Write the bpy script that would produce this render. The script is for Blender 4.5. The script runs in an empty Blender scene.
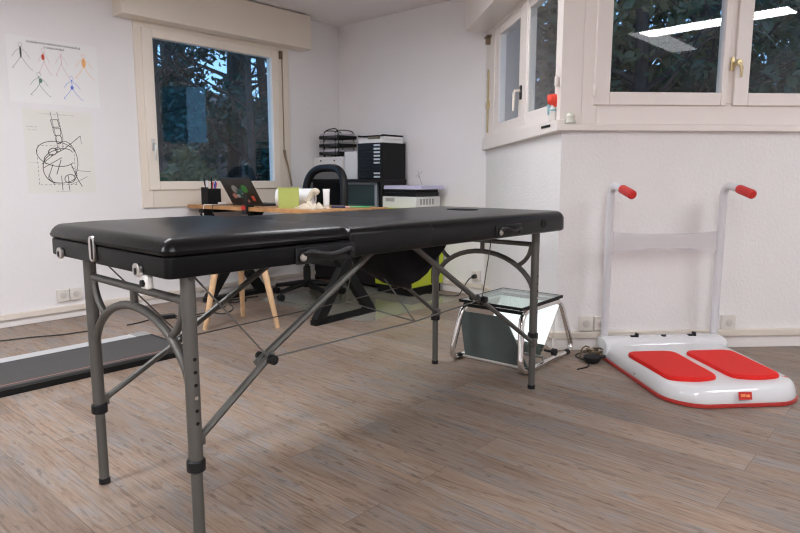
import bpy, math, random
from mathutils import Vector, Matrix
from math import sin, cos, radians as R, pi

sc = bpy.context.scene
COL = sc.collection
random.seed(7)

# ------------------------------------------------------------------ mesh kit
class MB:
    def __init__(s): s.v = []; s.f = []
    def add(s, vs, fs):
        n = len(s.v); s.v += [tuple(p) for p in vs]; s.f += [tuple(i + n for i in f) for f in fs]; return s
    def box(s, x0, x1, y0, y1, z0, z1):
        vs = [(x, y, z) for x in (x0, x1) for y in (y0, y1) for z in (z0, z1)]
        return s.add(vs, [(0,1,3,2),(4,6,7,5),(0,4,5,1),(2,3,7,6),(0,2,6,4),(1,5,7,3)])
    def bar(s, p, q, wd, ht, up=(0,0,1)):
        p = Vector(p); q = Vector(q); d = (q-p).normalized(); up = Vector(up)
        a = d.cross(up)
        a = a.normalized() if a.length > 1e-4 else Vector((1,0,0))
        b = a.cross(d).normalized()
        vs = [e + a*(i*wd/2) + b*(j*ht/2) for e in (p, q) for i in (-1,1) for j in (-1,1)]
        return s.add(vs, [(0,2,3,1),(4,5,7,6),(0,1,5,4),(2,6,7,3),(0,4,6,2),(1,3,7,5)])
    def tube(s, pts, r, n=10, cap=True, closed=False):
        pts = [Vector(p) for p in pts]; m = len(pts)
        rr = r if isinstance(r, (list, tuple)) else [r]*m
        tang = []
        for i in range(m):
            if closed: t = pts[(i+1) % m] - pts[i-1]
            else: t = pts[min(i+1, m-1)] - pts[max(i-1, 0)]
            tang.append(t.normalized())
        ref = Vector((0,0,1)) if abs(tang[0].z) < .9 else Vector((1,0,0))
        a = tang[0].cross(ref).normalized(); vs = []
        for i in range(m):
            a = (a - tang[i]*a.dot(tang[i]))
            a = a.normalized() if a.length > 1e-6 else tang[i].orthogonal().normalized()
            b = tang[i].cross(a)
            for k in range(n):
                t = 2*pi*k/n; vs.append(pts[i] + (a*cos(t) + b*sin(t))*rr[i])
        fs = []
        for i in range(m if closed else m-1):
            j = (i+1) % m
            for k in range(n):
                fs.append((i*n+k, i*n+(k+1) % n, j*n+(k+1) % n, j*n+k))
        if cap and not closed:
            fs.append(tuple(reversed(range(n)))); fs.append(tuple((m-1)*n+k for k in range(n)))
        return s.add(vs, fs)
    def lathe(s, prof, c=(0,0,0), n=20, ax='z'):
        vs = []; c = Vector(c)
        for r, h in prof:
            for k in range(n):
                t = 2*pi*k/n; p = (r*cos(t), r*sin(t), h)
                if ax == 'x': p = (h, p[0], p[1])
                if ax == 'y': p = (p[0], h, p[1])
                vs.append(c + Vector(p))
        m = len(prof)
        fs = [(i*n+k, i*n+(k+1) % n, (i+1)*n+(k+1) % n, (i+1)*n+k) for i in range(m-1) for k in range(n)]
        fs.append(tuple(reversed(range(n)))); fs.append(tuple((m-1)*n+k for k in range(n)))
        return s.add(vs, fs)
    def prism(s, poly, h0, h1, ax='z'):
        def P(a, b, h): return {'z': (a, b, h), 'y': (a, h, b), 'x': (h, a, b)}[ax]
        n = len(poly)
        vs = [P(a, b, h0) for a, b in poly] + [P(a, b, h1) for a, b in poly]
        fs = [tuple(reversed(range(n))), tuple(range(n, 2*n))] + [(i, (i+1) % n, (i+1) % n + n, i+n) for i in range(n)]
        return s.add(vs, fs)
    def ring(s, x0, x1, z0, z1, a0, a1, b0, b1, y0, y1):   # rectangular frame, outer x/z and inner a/b
        s.box(x0, a0, y0, y1, z0, z1); s.box(a1, x1, y0, y1, z0, z1)
        s.box(a0, a1, y0, y1, z0, b0); return s.box(a0, a1, y0, y1, b1, z1)
    def loft(s, rings, cap=True):
        n = len(rings[0]); vs = [p for r in rings for p in r]; m = len(rings)
        fs = [(i*n+k, i*n+(k+1) % n, (i+1)*n+(k+1) % n, (i+1)*n+k) for i in range(m-1) for k in range(n)]
        if cap: fs.append(tuple(reversed(range(n)))); fs.append(tuple((m-1)*n+k for k in range(n)))
        return s.add(vs, fs)
    def cushion(s, x0, x1, y0, y1, z0, z1, rt=.03, rb=.008, rc=(.02,.02,.02,.02), crown=.006):
        # padded slab: plan corner radii rc = (x0y0, x1y0, x1y1, x0y1)
        def outline(ins, z):
            pts = []
            cs = [(x0, y0, 1, 1, 180), (x1, y0, -1, 1, 270), (x1, y1, -1, -1, 0), (x0, y1, 1, -1, 90)]
            for (cx, cy, sx, sy, a0), r in zip(cs, rc):
                rr = max(r - ins, .003); ax_ = cx + sx*(ins + rr); ay = cy + sy*(ins + rr)
                for k in range(7):
                    a = R(a0 + 15*k); pts.append((ax_ + rr*cos(a), ay + rr*sin(a), z))
            return pts
        rings = []
        for k in range(4):
            a = R(30*k); rings.append(outline(rb*(1 - sin(a)), z0 + rb*(1 - cos(a))))
        for k in range(1, 8):
            a = R(90*k/7); rings.append(outline(rt*(1 - cos(a)), z1 - crown - rt + rt*sin(a)))
        for e, c in ((.05, .45), (.1, .8), (.16, 1.)):
            rings.append(outline(rt + e*min(x1-x0, y1-y0)*1.2, z1 - crown + crown*c))
        return s.loft(rings)

M = {}
def obj(name, mb, m, parent=None, loc=(0,0,0), rotz=0, bevel=0, sharp=40, seg=2):
    me = bpy.data.meshes.new(name); me.from_pydata(mb.v, [], mb.f); me.update()
    me.polygons.foreach_set('use_smooth', [True]*len(me.polygons))
    me.set_sharp_from_angle(angle=R(sharp))
    o = bpy.data.objects.new(name, me); COL.objects.link(o)
    me.materials.append(M[m])
    o.location = loc; o.rotation_euler = (0, 0, rotz)
    if parent: o.parent = parent
    if bevel:
        b = o.modifiers.new('bevel', 'BEVEL'); b.width = bevel; b.segments = seg; b.limit_method = 'ANGLE'; b.harden_normals = False
    return o
def thing(name, label, cat, loc=(0,0,0), rotz=0, group=None):
    o = bpy.data.objects.new(name, None); COL.objects.link(o); o.empty_display_size = .1
    o.location = loc; o.rotation_euler = (0, 0, rotz); o['label'] = label; o['category'] = cat
    if group: o['group'] = group
    return o
def tag(o, label, cat, group=None, kind=None):
    o['label'] = label; o['category'] = cat
    if group: o['group'] = group
    if kind: o['kind'] = kind
    return o
def struct(o): o['kind'] = 'structure'; return o
def root_struct(name, loc, rotz):
    o = bpy.data.objects.new(name, None); COL.objects.link(o); o.empty_display_size = .1
    o.location = loc; o.rotation_euler = (0, 0, rotz); return struct(o)
def plab(o, l): o['label'] = l; return o
def bez(p0, p1, p2, n=10):
    p0, p1, p2 = Vector(p0), Vector(p1), Vector(p2)
    return [p0*(1-t)**2 + p1*2*t*(1-t) + p2*t*t for t in [i/n for i in range(n+1)]]
def spline(pts, n=6):
    P = [Vector(p) for p in pts]; P = [P[0]*2-P[1]] + P + [P[-1]*2-P[-2]]; out = []
    for i in range(1, len(P)-2):
        for k in range(n):
            t = k/n; a, b, c, d = P[i-1:i+3]
            out.append(.5*((2*b) + (c-a)*t + (2*a-5*b+4*c-d)*t*t + (3*b-a-3*c+d)*t**3))
    return out + [P[-2]]
def arc(c, r, a0, a1, n=6):   # arc points in a 2D plane
    return [(c[0]+r*cos(R(a0+(a1-a0)*i/n)), c[1]+r*sin(R(a0+(a1-a0)*i/n))) for i in range(n+1)]
def rrect(x0, x1, y0, y1, r, n=5):
    return arc((x0+r, y0+r), r, 180, 270, n) + arc((x1-r, y0+r), r, 270, 360, n) + arc((x1-r, y1-r), r, 0, 90, n) + arc((x0+r, y1-r), r, 90, 180, n)

# ------------------------------------------------------------------ materials
def mat(name, col, rough=.5, metal=0, spec=.5, bump=0, bscale=60, var=0, vscale=8, coat=0, emis=None, trans=0, detail=4):
    m = bpy.data.materials.new(name); m.use_nodes = True; nt = m.node_tree; b = nt.nodes['Principled BSDF']
    b.inputs['Base Color'].default_value = (*col, 1); b.inputs['Roughness'].default_value = rough
    b.inputs['Metallic'].default_value = metal; b.inputs['Specular IOR Level'].default_value = spec
    b.inputs['Coat Weight'].default_value = coat; b.inputs['Transmission Weight'].default_value = trans
    tc = nt.nodes.new('ShaderNodeTexCoord')
    if var:
        n = nt.nodes.new('ShaderNodeTexNoise'); n.inputs['Scale'].default_value = vscale; n.inputs['Detail'].default_value = 5
        nt.links.new(tc.outputs['Object'], n.inputs['Vector'])
        r = nt.nodes.new('ShaderNodeValToRGB'); nt.links.new(n.outputs['Fac'], r.inputs['Fac'])
        r.color_ramp.elements[0].position = .3; r.color_ramp.elements[1].position = .7
        r.color_ramp.elements[0].color = (*[c*(1-var) for c in col], 1); r.color_ramp.elements[1].color = (*[min(1, c*(1+var)) for c in col], 1)
        nt.links.new(r.outputs['Color'], b.inputs['Base Color'])
    if bump:
        n = nt.nodes.new('ShaderNodeTexNoise'); n.inputs['Scale'].default_value = bscale; n.inputs['Detail'].default_value = detail
        nt.links.new(tc.outputs['Object'], n.inputs['Vector'])
        bp = nt.nodes.new('ShaderNodeBump'); bp.inputs['Strength'].default_value = bump; bp.inputs['Distance'].default_value = .01
        nt.links.new(n.outputs['Fac'], bp.inputs['Height']); nt.links.new(bp.outputs['Normal'], b.inputs['Normal'])
    if emis:
        b.inputs['Emission Color'].default_value = (*emis[0], 1); b.inputs['Emission Strength'].default_value = emis[1]
    M[name] = m; return m
def glassmat(name, tint, refl=1.0, f0=1.45, extra=0.0, ecol=(.9,.95,.9)):
    m = bpy.data.materials.new(name); m.use_nodes = True; nt = m.node_tree; nt.nodes.clear()
    out = nt.nodes.new('ShaderNodeOutputMaterial'); t = nt.nodes.new('ShaderNodeBsdfTransparent'); t.inputs[0].default_value = (*tint, 1)
    g = nt.nodes.new('ShaderNodeBsdfGlossy'); g.inputs['Roughness'].default_value = .0; g.inputs[0].default_value = (1,1,1,1)
    fr = nt.nodes.new('ShaderNodeFresnel'); fr.inputs[0].default_value = f0
    mu = nt.nodes.new('ShaderNodeMath'); mu.operation = 'MULTIPLY'; mu.inputs[1].default_value = refl; mu.use_clamp = True
    ge = nt.nodes.new('ShaderNodeNewGeometry'); iv = nt.nodes.new('ShaderNodeMath'); iv.operation = 'SUBTRACT'; iv.inputs[0].default_value = 1; nt.links.new(ge.outputs['Backfacing'], iv.inputs[1])
    m0 = nt.nodes.new('ShaderNodeMath'); m0.operation = 'MULTIPLY'; nt.links.new(fr.outputs[0], m0.inputs[0]); nt.links.new(iv.outputs[0], m0.inputs[1])
    nt.links.new(m0.outputs[0], mu.inputs[0])
    mx = nt.nodes.new('ShaderNodeMixShader'); nt.links.new(mu.outputs[0], mx.inputs[0]); nt.links.new(t.outputs[0], mx.inputs[1]); nt.links.new(g.outputs[0], mx.inputs[2])
    last = mx
    if extra:
        d = nt.nodes.new('ShaderNodeBsdfDiffuse'); d.inputs[0].default_value = (*ecol, 1)
        m2 = nt.nodes.new('ShaderNodeMixShader'); m2.inputs[0].default_value = extra
        nt.links.new(mx.outputs[0], m2.inputs[1]); nt.links.new(d.outputs[0], m2.inputs[2]); last = m2
    nt.links.new(last.outputs[0], out.inputs[0]); M[name] = m; return m

mat('wall_paint', (.78,.755,.755), .85, spec=.2, bump=.25, bscale=45, var=.015, vscale=2)
mat('plaster', (.79,.765,.755), .85, spec=.2, bump=.5, bscale=55, var=.02, vscale=3, detail=6)
mat('ceiling_paint', (.80,.765,.755), .9, spec=.1, bump=.1, bscale=60)
mat('cream', (.75,.67,.575), .45, var=.015, vscale=4)
mat('cream_frame', (.78,.705,.615), .38, var=.015, vscale=4)
mat('bay_frame', (.80,.735,.69), .4, var=.015, vscale=4)
mat('trim', (.70,.63,.55), .5)
mat('base_white', (.80,.76,.735), .55)
mat('vinyl', (.0045,.0045,.005), .28, spec=.21, bump=.06, bscale=90)
mat('vinyl_base', (.005,.005,.0055), .36, spec=.12, bump=.05, bscale=90)
mat('black_cloth', (.008,.008,.009), .85, spec=.15, bump=.3, bscale=120)
mat('black_plastic', (.008,.008,.009), .45, spec=.35)
mat('black_matte', (.008,.008,.008), .6, spec=.25)
mat('dark_wood', (.014,.012,.012), .5, spec=.3)
mat('grey_metal', (.12,.116,.106), .45, metal=.5, spec=.5)
mat('steel', (.62,.6,.57), .3, metal=1)
mat('chrome', (.78,.77,.75), .1, metal=1)
mat('cable', (.10,.095,.09), .5)
mat('cable_black', (.012,.012,.012), .5)
mat('white_gloss', (.66,.66,.67), .16, coat=.4)
mat('white_paint', (.62,.61,.63), .4)
mat('red_rubber', (.66,.016,.012), .55, spec=.2, bump=.2, bscale=140)
mat('red_edge', (.42,.03,.025), .4)
mat('red_grip', (.55,.022,.018), .5)
mat('orange', (.85,.30,.10), .6)
mat('wood_desk', (.46,.235,.09), .42, var=.25, vscale=14)
mat('pine', (.66,.43,.24), .5, var=.1, vscale=20)
mat('mat_rubber', (.052,.050,.050), .6, bump=.15, bscale=300, var=.08, vscale=30)
mat('alu', (.60,.61,.62), .45, metal=.3)
mat('orange_line', (.38,.17,.12), .6)
mat('slate', (.075,.095,.092), .38, var=.05, vscale=10)
mat('mirror', (.93,.94,.93), .02, metal=1)
mat('paper', (.80,.79,.78), .8)
mat('paper_cream', (.76,.74,.69), .8, var=.02, vscale=3)
mat('tray_paper', (.42,.41,.45), .7)
mat('paper_lilac', (.60,.57,.74), .7)
mat('ink', (.055,.055,.055), .8)
mat('ink_light', (.42,.40,.41), .8)
mat('ink_fig', (.30,.28,.28), .8)
mat('ink_red', (.55,.08,.05), .8)
mat('ink_pink', (.66,.42,.44), .8)
mat('ink_orange', (.80,.42,.16), .8)
mat('ink_green', (.13,.22,.19), .8)
mat('ink_blue', (.12,.20,.62), .8)
mat('socket_beige', (.70,.655,.60), .4)
mat('socket_dark', (.58,.54,.50), .5)
mat('plastic_white', (.76,.74,.71), .4)
mat('device_white', (.74,.73,.72), .45)
mat('device_grey', (.30,.30,.30), .45)
mat('lime', (.52,.62,.02), .4)
mat('lime_plastic', (.66,.74,.16), .35)
mat('cloth_cream', (.60,.53,.42), .85, bump=.4, bscale=60)
mat('silver', (.45,.48,.52), .4, metal=.3)
mat('screen', (.03,.07,.075), .15)
mat('screen_green', (.05,.22,.15), .3)
mat('label_pale', (.62,.68,.70), .5)
mat('green_pencil', (.05,.42,.16), .5)
mat('navy', (.02,.025,.09), .5)
mat('pen_red', (.65,.05,.07), .4); mat('pen_blue', (.05,.07,.42), .4); mat('pen_white', (.8,.8,.82), .4)
mat('sticker_pink', (.5,.22,.19), .5); mat('sticker_grey', (.28,.29,.28), .5); mat('sticker_green', (.03,.22,.035), .5); mat('sticker_teal', (.02,.10,.085), .5)
mat('laptop', (.016,.015,.015), .4)
mat('bark', (.055,.045,.036), .9, bump=.6, bscale=25, var=.3, vscale=12)
mat('leaf', (.035,.075,.030), .6, var=.5, vscale=6)
mat('leaf_teal', (.02,.075,.055), .6, var=.5, vscale=6)
mat('leaf_olive', (.10,.12,.045), .6, var=.5, vscale=6)
mat('cladding', (.27,.225,.19), .8, bump=.3)
mat('earth', (.15,.115,.085), .95, var=.4, vscale=5, bump=.5, bscale=12)
mat('fig_teal', (.30,.50,.55), .4); mat('fig_red', (.80,.06,.03), .45); mat('fig_white', (.78,.76,.72), .4); mat('fig_green', (.66,.655,.58), .6)
mat('bronze', (.22,.16,.10), .4, metal=.7)
mat('brass', (.62,.50,.28), .35, metal=.8)
mat('lamp_body', (.78,.78,.78), .4)
for k_, e_ in (('a', 21), ('b', 19.5), ('c', 42), ('d', 10), ('dim', 1.6)): mat('lamp_glow_'+k_, (.9,.9,.9), .5, emis=((.955,.98,1.03), e_))  # c and d belong to the added fill lights
mat('mirror_glow', (.85,.87,.87), .4, emis=((.95,1,1), .38))  # emission put in for the bright reflection in the tilted mirror
mat('red_floor', (.45,.08,.07), .5)
glassmat('pane', (.94,.965,.955), 2.0)
glassmat('table_glass', (.80,.88,.85), 1.25, extra=.20, ecol=(.50,.56,.54))
glassmat('clear_band', (.94,.94,.95), .5, extra=.34, ecol=(.72,.70,.71))
glassmat('floor_mat', (.94,.95,.93), .8, extra=.24, ecol=(.48,.48,.43))
glassmat('chair_mesh', (.42,.42,.42), .1, extra=.45, ecol=(.02,.02,.02))
glassmat('lime_clear', (.82,.88,.50), .6, extra=.55, ecol=(.60,.64,.22))

def floor_mat():
    m = bpy.data.materials.new('floor_planks'); m.use_nodes = True; nt = m.node_tree; b = nt.nodes['Principled BSDF']; L = nt.links.new
    tc = nt.nodes.new('ShaderNodeTexCoord'); mp = nt.nodes.new('ShaderNodeMapping'); mp.inputs['Rotation'].default_value = (0, 0, R(41.6))
    L(tc.outputs['Object'], mp.inputs['Vector'])
    br = nt.nodes.new('ShaderNodeTexBrick'); L(mp.outputs[0], br.inputs['Vector'])
    br.inputs['Scale'].default_value = 1; br.inputs['Brick Width'].default_value = 1.25; br.inputs['Row Height'].default_value = .165
    br.inputs['Mortar Size'].default_value = .0016; br.inputs['Mortar Smooth'].default_value = .3; br.inputs['Bias'].default_value = 0
    br.inputs['Color1'].default_value = (0,0,0,1); br.inputs['Color2'].default_value = (1,1,1,1); br.inputs['Mortar'].default_value = (.4,.4,.4,1)
    br.offset = .37; br.offset_frequency = 2
    # per-plank shift of the grain
    sh = nt.nodes.new('ShaderNodeVectorMath'); sh.operation = 'MULTIPLY_ADD'; sh.inputs[1].default_value = (5, 9, 3)
    L(br.outputs['Color'], sh.inputs[0]); L(mp.outputs[0], sh.inputs[2])
    def noise(scale_vec, scale, detail, rough=.6, dist=0):
        mm = nt.nodes.new('ShaderNodeMapping'); mm.inputs['Scale'].default_value = scale_vec; L(sh.outputs[0], mm.inputs['Vector'])
        n = nt.nodes.new('ShaderNodeTexNoise'); n.inputs['Scale'].default_value = scale; n.inputs['Detail'].default_value = detail
        n.inputs['Roughness'].default_value = rough; n.inputs['Distortion'].default_value = dist; L(mm.outputs[0], n.inputs['Vector']); return n
    def ramp(src, stops):
        r = nt.nodes.new('ShaderNodeValToRGB'); L(src, r.inputs['Fac']); e = r.color_ramp.elements
        e[0].position, e[0].color = stops[0][0], (*stops[0][1], 1); e[1].position, e[1].color = stops[-1][0], (*stops[-1][1], 1)
        for p, c in stops[1:-1]:
            k = e.new(p); k.color = (*c, 1)
        return r
    def mix(t, f, a, bb):
        x = nt.nodes.new('ShaderNodeMix'); x.data_type = 'RGBA'; x.blend_type = t
        if isinstance(f, float): x.inputs[0].default_value = f
        else: L(f, x.inputs[0])
        L(a, x.inputs[6]); L(bb, x.inputs[7]); return x
    n1 = noise((1.6, 8, 1), 1.7, 8, .68, .8)
    c1 = ramp(n1.outputs['Fac'], [(.28, (.155,.108,.082)), (.40, (.26,.182,.134)), (.50, (.275,.21,.165)), (.60, (.25,.218,.20)), (.70, (.205,.178,.16)), (.78, (.15,.122,.105))])
    n2 = noise((2.5, 60, 1), 2.2, 6, .7)
    c2 = ramp(n2.outputs['Fac'], [(.32, (.46,.44,.43)), (.47, (.93,.93,.93)), (.70, (1.28,1.28,1.28))])
    a = mix('MULTIPLY', .8, c1.outputs[0], c2.outputs[0])
    n4 = noise((7, 22, 1), 2.0, 3, .5)
    c4 = ramp(n4.outputs['Fac'], [(.30, (.40,.36,.34)), (.40, (1,1,1)), (1, (1,1,1))])
    a2 = mix('MULTIPLY', .6, a.outputs[2], c4.outputs[0])
    c3 = ramp(br.outputs['Color'], [(0, (.80,.79,.79)), (1, (1.16,1.15,1.14))])
    d = mix('MULTIPLY', 1., a2.outputs[2], c3.outputs[0])
    mo = ramp(br.outputs['Fac'], [(0, (1,1,1)), (1, (.55,.52,.5))])
    e = mix('MULTIPLY', .7, d.outputs[2], mo.outputs[0])
    L(e.outputs[2], b.inputs['Base Color'])
    b.inputs['Roughness'].default_value = .48; b.inputs['Specular IOR Level'].default_value = .35
    bp = nt.nodes.new('ShaderNodeBump'); bp.inputs['Strength'].default_value = .25; bp.inputs['Distance'].default_value = .004
    L(n2.outputs['Fac'], bp.inputs['Height']); L(bp.outputs[0], b.inputs['Normal'])
    M['floor_planks'] = m
floor_mat()

# ------------------------------------------------------------------ room frame
CEIL = 2.47
AB = Vector((-.612, 6.42, 0)); rA = R(48.4); rB = R(-41.6)
BC = Vector((.714, 5.25, 0)); CD = Vector((.905, 3.56, 0))
rC = math.atan2(CD.y-BC.y, CD.x-BC.x); rD = R(3.5)
def at(o, rot, t, off=0, z=0):      # point t along a wall, off metres into the room
    return Vector((o.x + cos(rot)*t + sin(rot)*off, o.y + sin(rot)*t - cos(rot)*off, z))
def atA(t, off=0, z=0): return at(AB, rA, t, off, z)
def atB(t, off=0, z=0): return at(AB, rB, t, off, z)
def atC(t, off=0, z=0): return at(BC, rC, t, off, z)
def atD(t, off=0, z=0): return at(CD, rD, t, off, z)
A_END = atA(-6.0); D_END = atD(3.5)
REAR = -1.7
poly = [AB, BC, CD, D_END, Vector((D_END.x, REAR, 0)), Vector((A_END.x, REAR, 0)), A_END]
cl = MB(); cl.prism([(p.x, p.y) for p in poly], CEIL, CEIL+.12); struct(obj('ceiling', cl, 'ceiling_paint'))
fl = MB(); fl.prism([(p.x, p.y) for p in poly], -.1, 0); struct(obj('floor', fl, 'floor_planks'))
def wall(name, o, rot, t0, t1, m, hole=None, th=.28):
    b = MB()
    if hole:
        a0, a1, z0, z1 = hole
        b.box(t0, a0, 0, th, -.1, CEIL+.1); b.box(a1, t1, 0, th, -.1, CEIL+.1); b.box(a0, a1, 0, th, -.1, z0); b.box(a0, a1, 0, th, z1, CEIL+.1)
    else: b.box(t0, t1, 0, th, -.1, CEIL+.1)
    return struct(obj(name, b, m, loc=o, rotz=rot))
lenB = (BC-AB).length; lenC = (CD-BC).length
wall('wall_left', AB, rA, -6.0, 0, 'wall_paint', (-2.06, -.66, .79, 2.16))
wall('wall_back', AB, rB, -.28, lenB+.1, 'wall_paint')
wall('wall_bay', BC, rC, 0, lenC, 'plaster', (.02, 1.66, 1.27, 2.21), th=.14)
wall('wall_right', CD, rD, 0, 3.5, 'plaster', (.17, 1.82, 1.39, 2.21), th=.14)
b = MB(); b.box(D_END.x, D_END.x+.2, REAR, D_END.y, -.1, CEIL+.1); struct(obj('wall_east', b, 'wall_paint'))
b = MB(); b.box(A_END.x-.2, D_END.x+.2, REAR-.2, REAR, -.1, CEIL+.1); struct(obj('wall_rear', b, 'wall_paint'))
b = MB(); b.box(A_END.x-.2, A_END.x, REAR, A_END.y, -.1, CEIL+.1); struct(obj('wall_west', b, 'wall_paint'))
struct(obj('trim_6', MB().box(lenB+.1, lenB+.115, .0, .30, -.1, CEIL+.1).box(.3, lenB+.115, .28, .30, -.1, CEIL+.1), 'cladding', loc=AB, rotz=rB))
# baseboards with their cable trunking
def baseboard(name, o, rot, t0, t1, zt=.105):
    a = struct(obj(name, MB().box(t0, t1, -.014, 0, 0, zt-.035), 'base_white', loc=o, rotz=rot, bevel=.003))
    obj('cable_duct', MB().box(t0, t1, -.03, 0, zt-.038, zt), 'trim', a, bevel=.003)
baseboard('baseboard_left', AB, rA, -6, 0, .088)
baseboard('baseboard_back', AB, rB, 0, lenB, .10)
baseboard('baseboard_bay', BC, rC, 0, lenC, .105)
baseboard('baseboard_right', CD, rD, -.01, 3.5, .11)

# ------------------------------------------------------------------ windows
def handle(parent, x, y, z, m, mb='black_plastic', down=True):
    h = obj('handle', MB().box(x-.014, x+.014, y-.012, y, z-.045, z+.045), mb, parent, bevel=.003)
    obj('lever', MB().tube([(x, y-.01, z+.01), (x, y-.045, z+.01), (x-.004, y-.05, z-.01), (x-.012, y-.05, z-.12)], [.009,.009,.011,.008], 8), m, h)
def sash(parent, x0, x1, z0, z1, a0, a1, b0, b1, m, y0=-.03, y1=.03):
    s = obj('sash', MB().ring(x0, x1, z0, z1, a0, a1, b0, b1, y0, y1), m, parent, bevel=.004)
    obj('pane', MB().box(a0-.005, a1+.005, -.003, .003, b0-.005, b1+.005), 'pane', s)
    return s
# window_1 on the left wall
w1 = root_struct('window_1', AB, rA)
obj('window_frame', MB().ring(-2.085, -.635, .765, 2.18, -2.0, -.775, .92, 2.10, -.016, .05), 'cream', w1, bevel=.004)
sash(w1, -2.03, -.765, .903, 2.122, -1.945, -.835, .97, 2.055, 'cream_frame')
handle(w1, -1.985, -.03, 1.25, 'steel', 'steel')
obj('hinge', MB().box(-.745, -.715, -.035, -.012, 2.06, 2.13), 'bronze', w1)
obj('shutter_crank', MB().tube([(-.715, -.022, 2.10), (-.715, -.022, 1.24)], .005, 6).tube([(-.715,-.024,1.25),(-.712,-.03,1.20),(-.70,-.07,1.05),(-.69,-.09,.92)], [.014,.010,.008,.009], 8), 'bronze', w1)
sb = obj('shutter_box', MB().box(-2.225, -.47, -.15, 0, 2.162, CEIL-.012), 'cream', loc=AB, rotz=rA, bevel=.004)
sb.name = 'trim_1'; struct(sb)
# window_2 in the bay wall
w2 = root_struct('window_2', BC, rC)
obj('window_frame', MB().ring(0, 1.70, 1.25, 2.22, .255, 1.632, 1.378, 2.12, -.014, .05).box(.925, 1.06, -.016, .05, 1.345, 2.12), 'bay_frame', w2, bevel=.004)
sash(w2, .25, .975, 1.335, 2.125, .375, .885, 1.41, 2.06, 'bay_frame', -.008, .045)
sash(w2, .985, 1.625, 1.37, 2.125, 1.075, 1.585, 1.42, 2.07, 'bay_frame', -.008, .045)
handle(w2, .975, -.016, 1.56, 'cream_frame')
obj('shutter_crank', MB().tube([(.10, -.022, 1.36), (.10, -.022, 1.85)], .008, 6).box(.06, .14, -.03, -.012, 1.55, 1.60), 'brass', w2)
obj('bracket', MB().box(.06, .16, -.05, -.012, 2.09, 2.105).box(.10, .125, -.05, -.012, 2.04, 2.10), 'bronze', w2)
for z in (1.47,): obj('hinge', MB().lathe([(.008,-.03),(.011,-.02),(.011,.02),(.008,.03)], (1.668, -.03, z+.06), 10), 'bay_frame', w2)
t2 = obj('trim_2', MB().box(.03, lenC+.12, -.20, 0, 2.152, CEIL-.001), 'bay_frame', loc=BC, rotz=rC, bevel=.004); struct(t2)
# window_3 in the right wall
w3 = root_struct('window_3', CD, rD)
obj('window_frame', MB().ring(.10, 1.85, 1.293, 2.22, .185, 1.80, 1.41, 2.18, -.012, .05).box(.90, .975, -.012, .05, 1.41, 2.18), 'bay_frame', w3, bevel=.004)
sash(w3, .165, .918, 1.398, 2.20, .252, .885, 1.468, 2.13, 'bay_frame')
sash(w3, .958, 1.84, 1.398, 2.20, 1.042, 1.76, 1.468, 2.13, 'bay_frame')
h = obj('handle', MB().box(.925, .945, -.042, -.03, 1.585, 1.66), 'brass', w3, bevel=.003)
obj('lever', MB().tube([(.94, -.04, 1.62), (.955, -.07, 1.62), (.965, -.075, 1.60), (.97, -.07, 1.545)], [.008,.01,.010,.006], 8).lathe([(.016,0),(.02,.01),(.016,.02)], (.955,-.075,1.625), 10, 'y'), 'brass', h)
for z in (1.47,): obj('hinge', MB().lathe([(.007,-.03),(.011,-.02),(.011,.02),(.007,.03)], (.163, -.035, z), 10), 'bay_frame', w3)
# continuous ledge under both bay windows
t3 = MB(); t3.box(-.035, 3.5, -.038, 0, 1.257, 1.292)
struct(obj('trim_3', t3, 'bay_frame', loc=CD, rotz=rD, bevel=.004))
t4 = MB(); t4.add([(-.0,-.035,1.222),(lenC+.03,-.042,1.257),(lenC+.03,-.042,1.318),(-.0,-.035,1.318),(-.0,0,1.222),(lenC+.03,0,1.257),(lenC+.03,0,1.318),(-.0,0,1.318)],
       [(0,1,2,3),(5,4,7,6),(0,3,7,4),(1,5,6,2),(3,2,6,7),(0,4,5,1)])
struct(obj('trim_4', t4, 'bay_frame', loc=BC, rotz=rC, bevel=.003))
# corner post casing between the two bay windows
struct(obj('trim_5', MB().box(-.02, .10, -.012, 0, 1.293, CEIL-.02), 'bay_frame', loc=CD, rotz=rD, bevel=.003))

# ------------------------------------------------------------------ massage table
L_ = Vector((.679, .734, 0)); W_ = Vector((.734, -.679, 0)); B0 = Vector((-.553, 1.459, 0)); rT = math.atan2(L_.y, L_.x)
TX, TY = .9685, .3715
mt = thing('massage_table', 'long black padded folding massage table on grey tube legs', 'massage table', B0 + L_*TX - W_*TY, rT)
def T(x, y, z): return (x-TX, y-TY, z)
def TB(): return MB()
XE = 1.972; YE = .770
o = TB().cushion(*[0-TX+.004, .602-TX, 0-TY, YE-TY], .758, .812, rt=.008, rb=.006, rc=(.02,.01,.01,.02), crown=0); obj('base_frame', o, 'vinyl_base', mt)
o = TB().cushion(-.004-TX, .606-TX, -.006-TY, YE+.006-TY, .812, .866, rt=.042, rb=.014, rc=(.035,.035,.035,.035), crown=.010); plab(obj('backrest_pad', o, 'vinyl', mt), 'raised head end cushion on its own base')
o = TB().cushion(.590-TX, .988-TX, -.002-TY, YE+.002-TY, .758, .853, rt=.03, rb=.008, rc=(.012,.012,.012,.012), crown=.004); obj('middle_cushion', o, 'vinyl', mt)
o = TB().cushion(.952-TX, XE-TX, -.002-TY, YE+.002-TY, .758, .852, rt=.040, rb=.012, rc=(.012,.07,.07,.012), crown=.004); plab(obj('face_end_cushion', o, 'vinyl', mt), 'far cushion with rounded corners and face opening')
o = TB().lathe([(.001,.0),(.07,.0),(.078,.0025),(.080,.003),(.078,.0036),(.06,.0030),(.001,.0028)], (0,0,0), 28)
o.v = [(x*.75+1.64-TX, y*1.05+.37-TY, z+.8505) for x, y, z in o.v]; obj('face_opening', o, 'black_cloth', mt)
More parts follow.
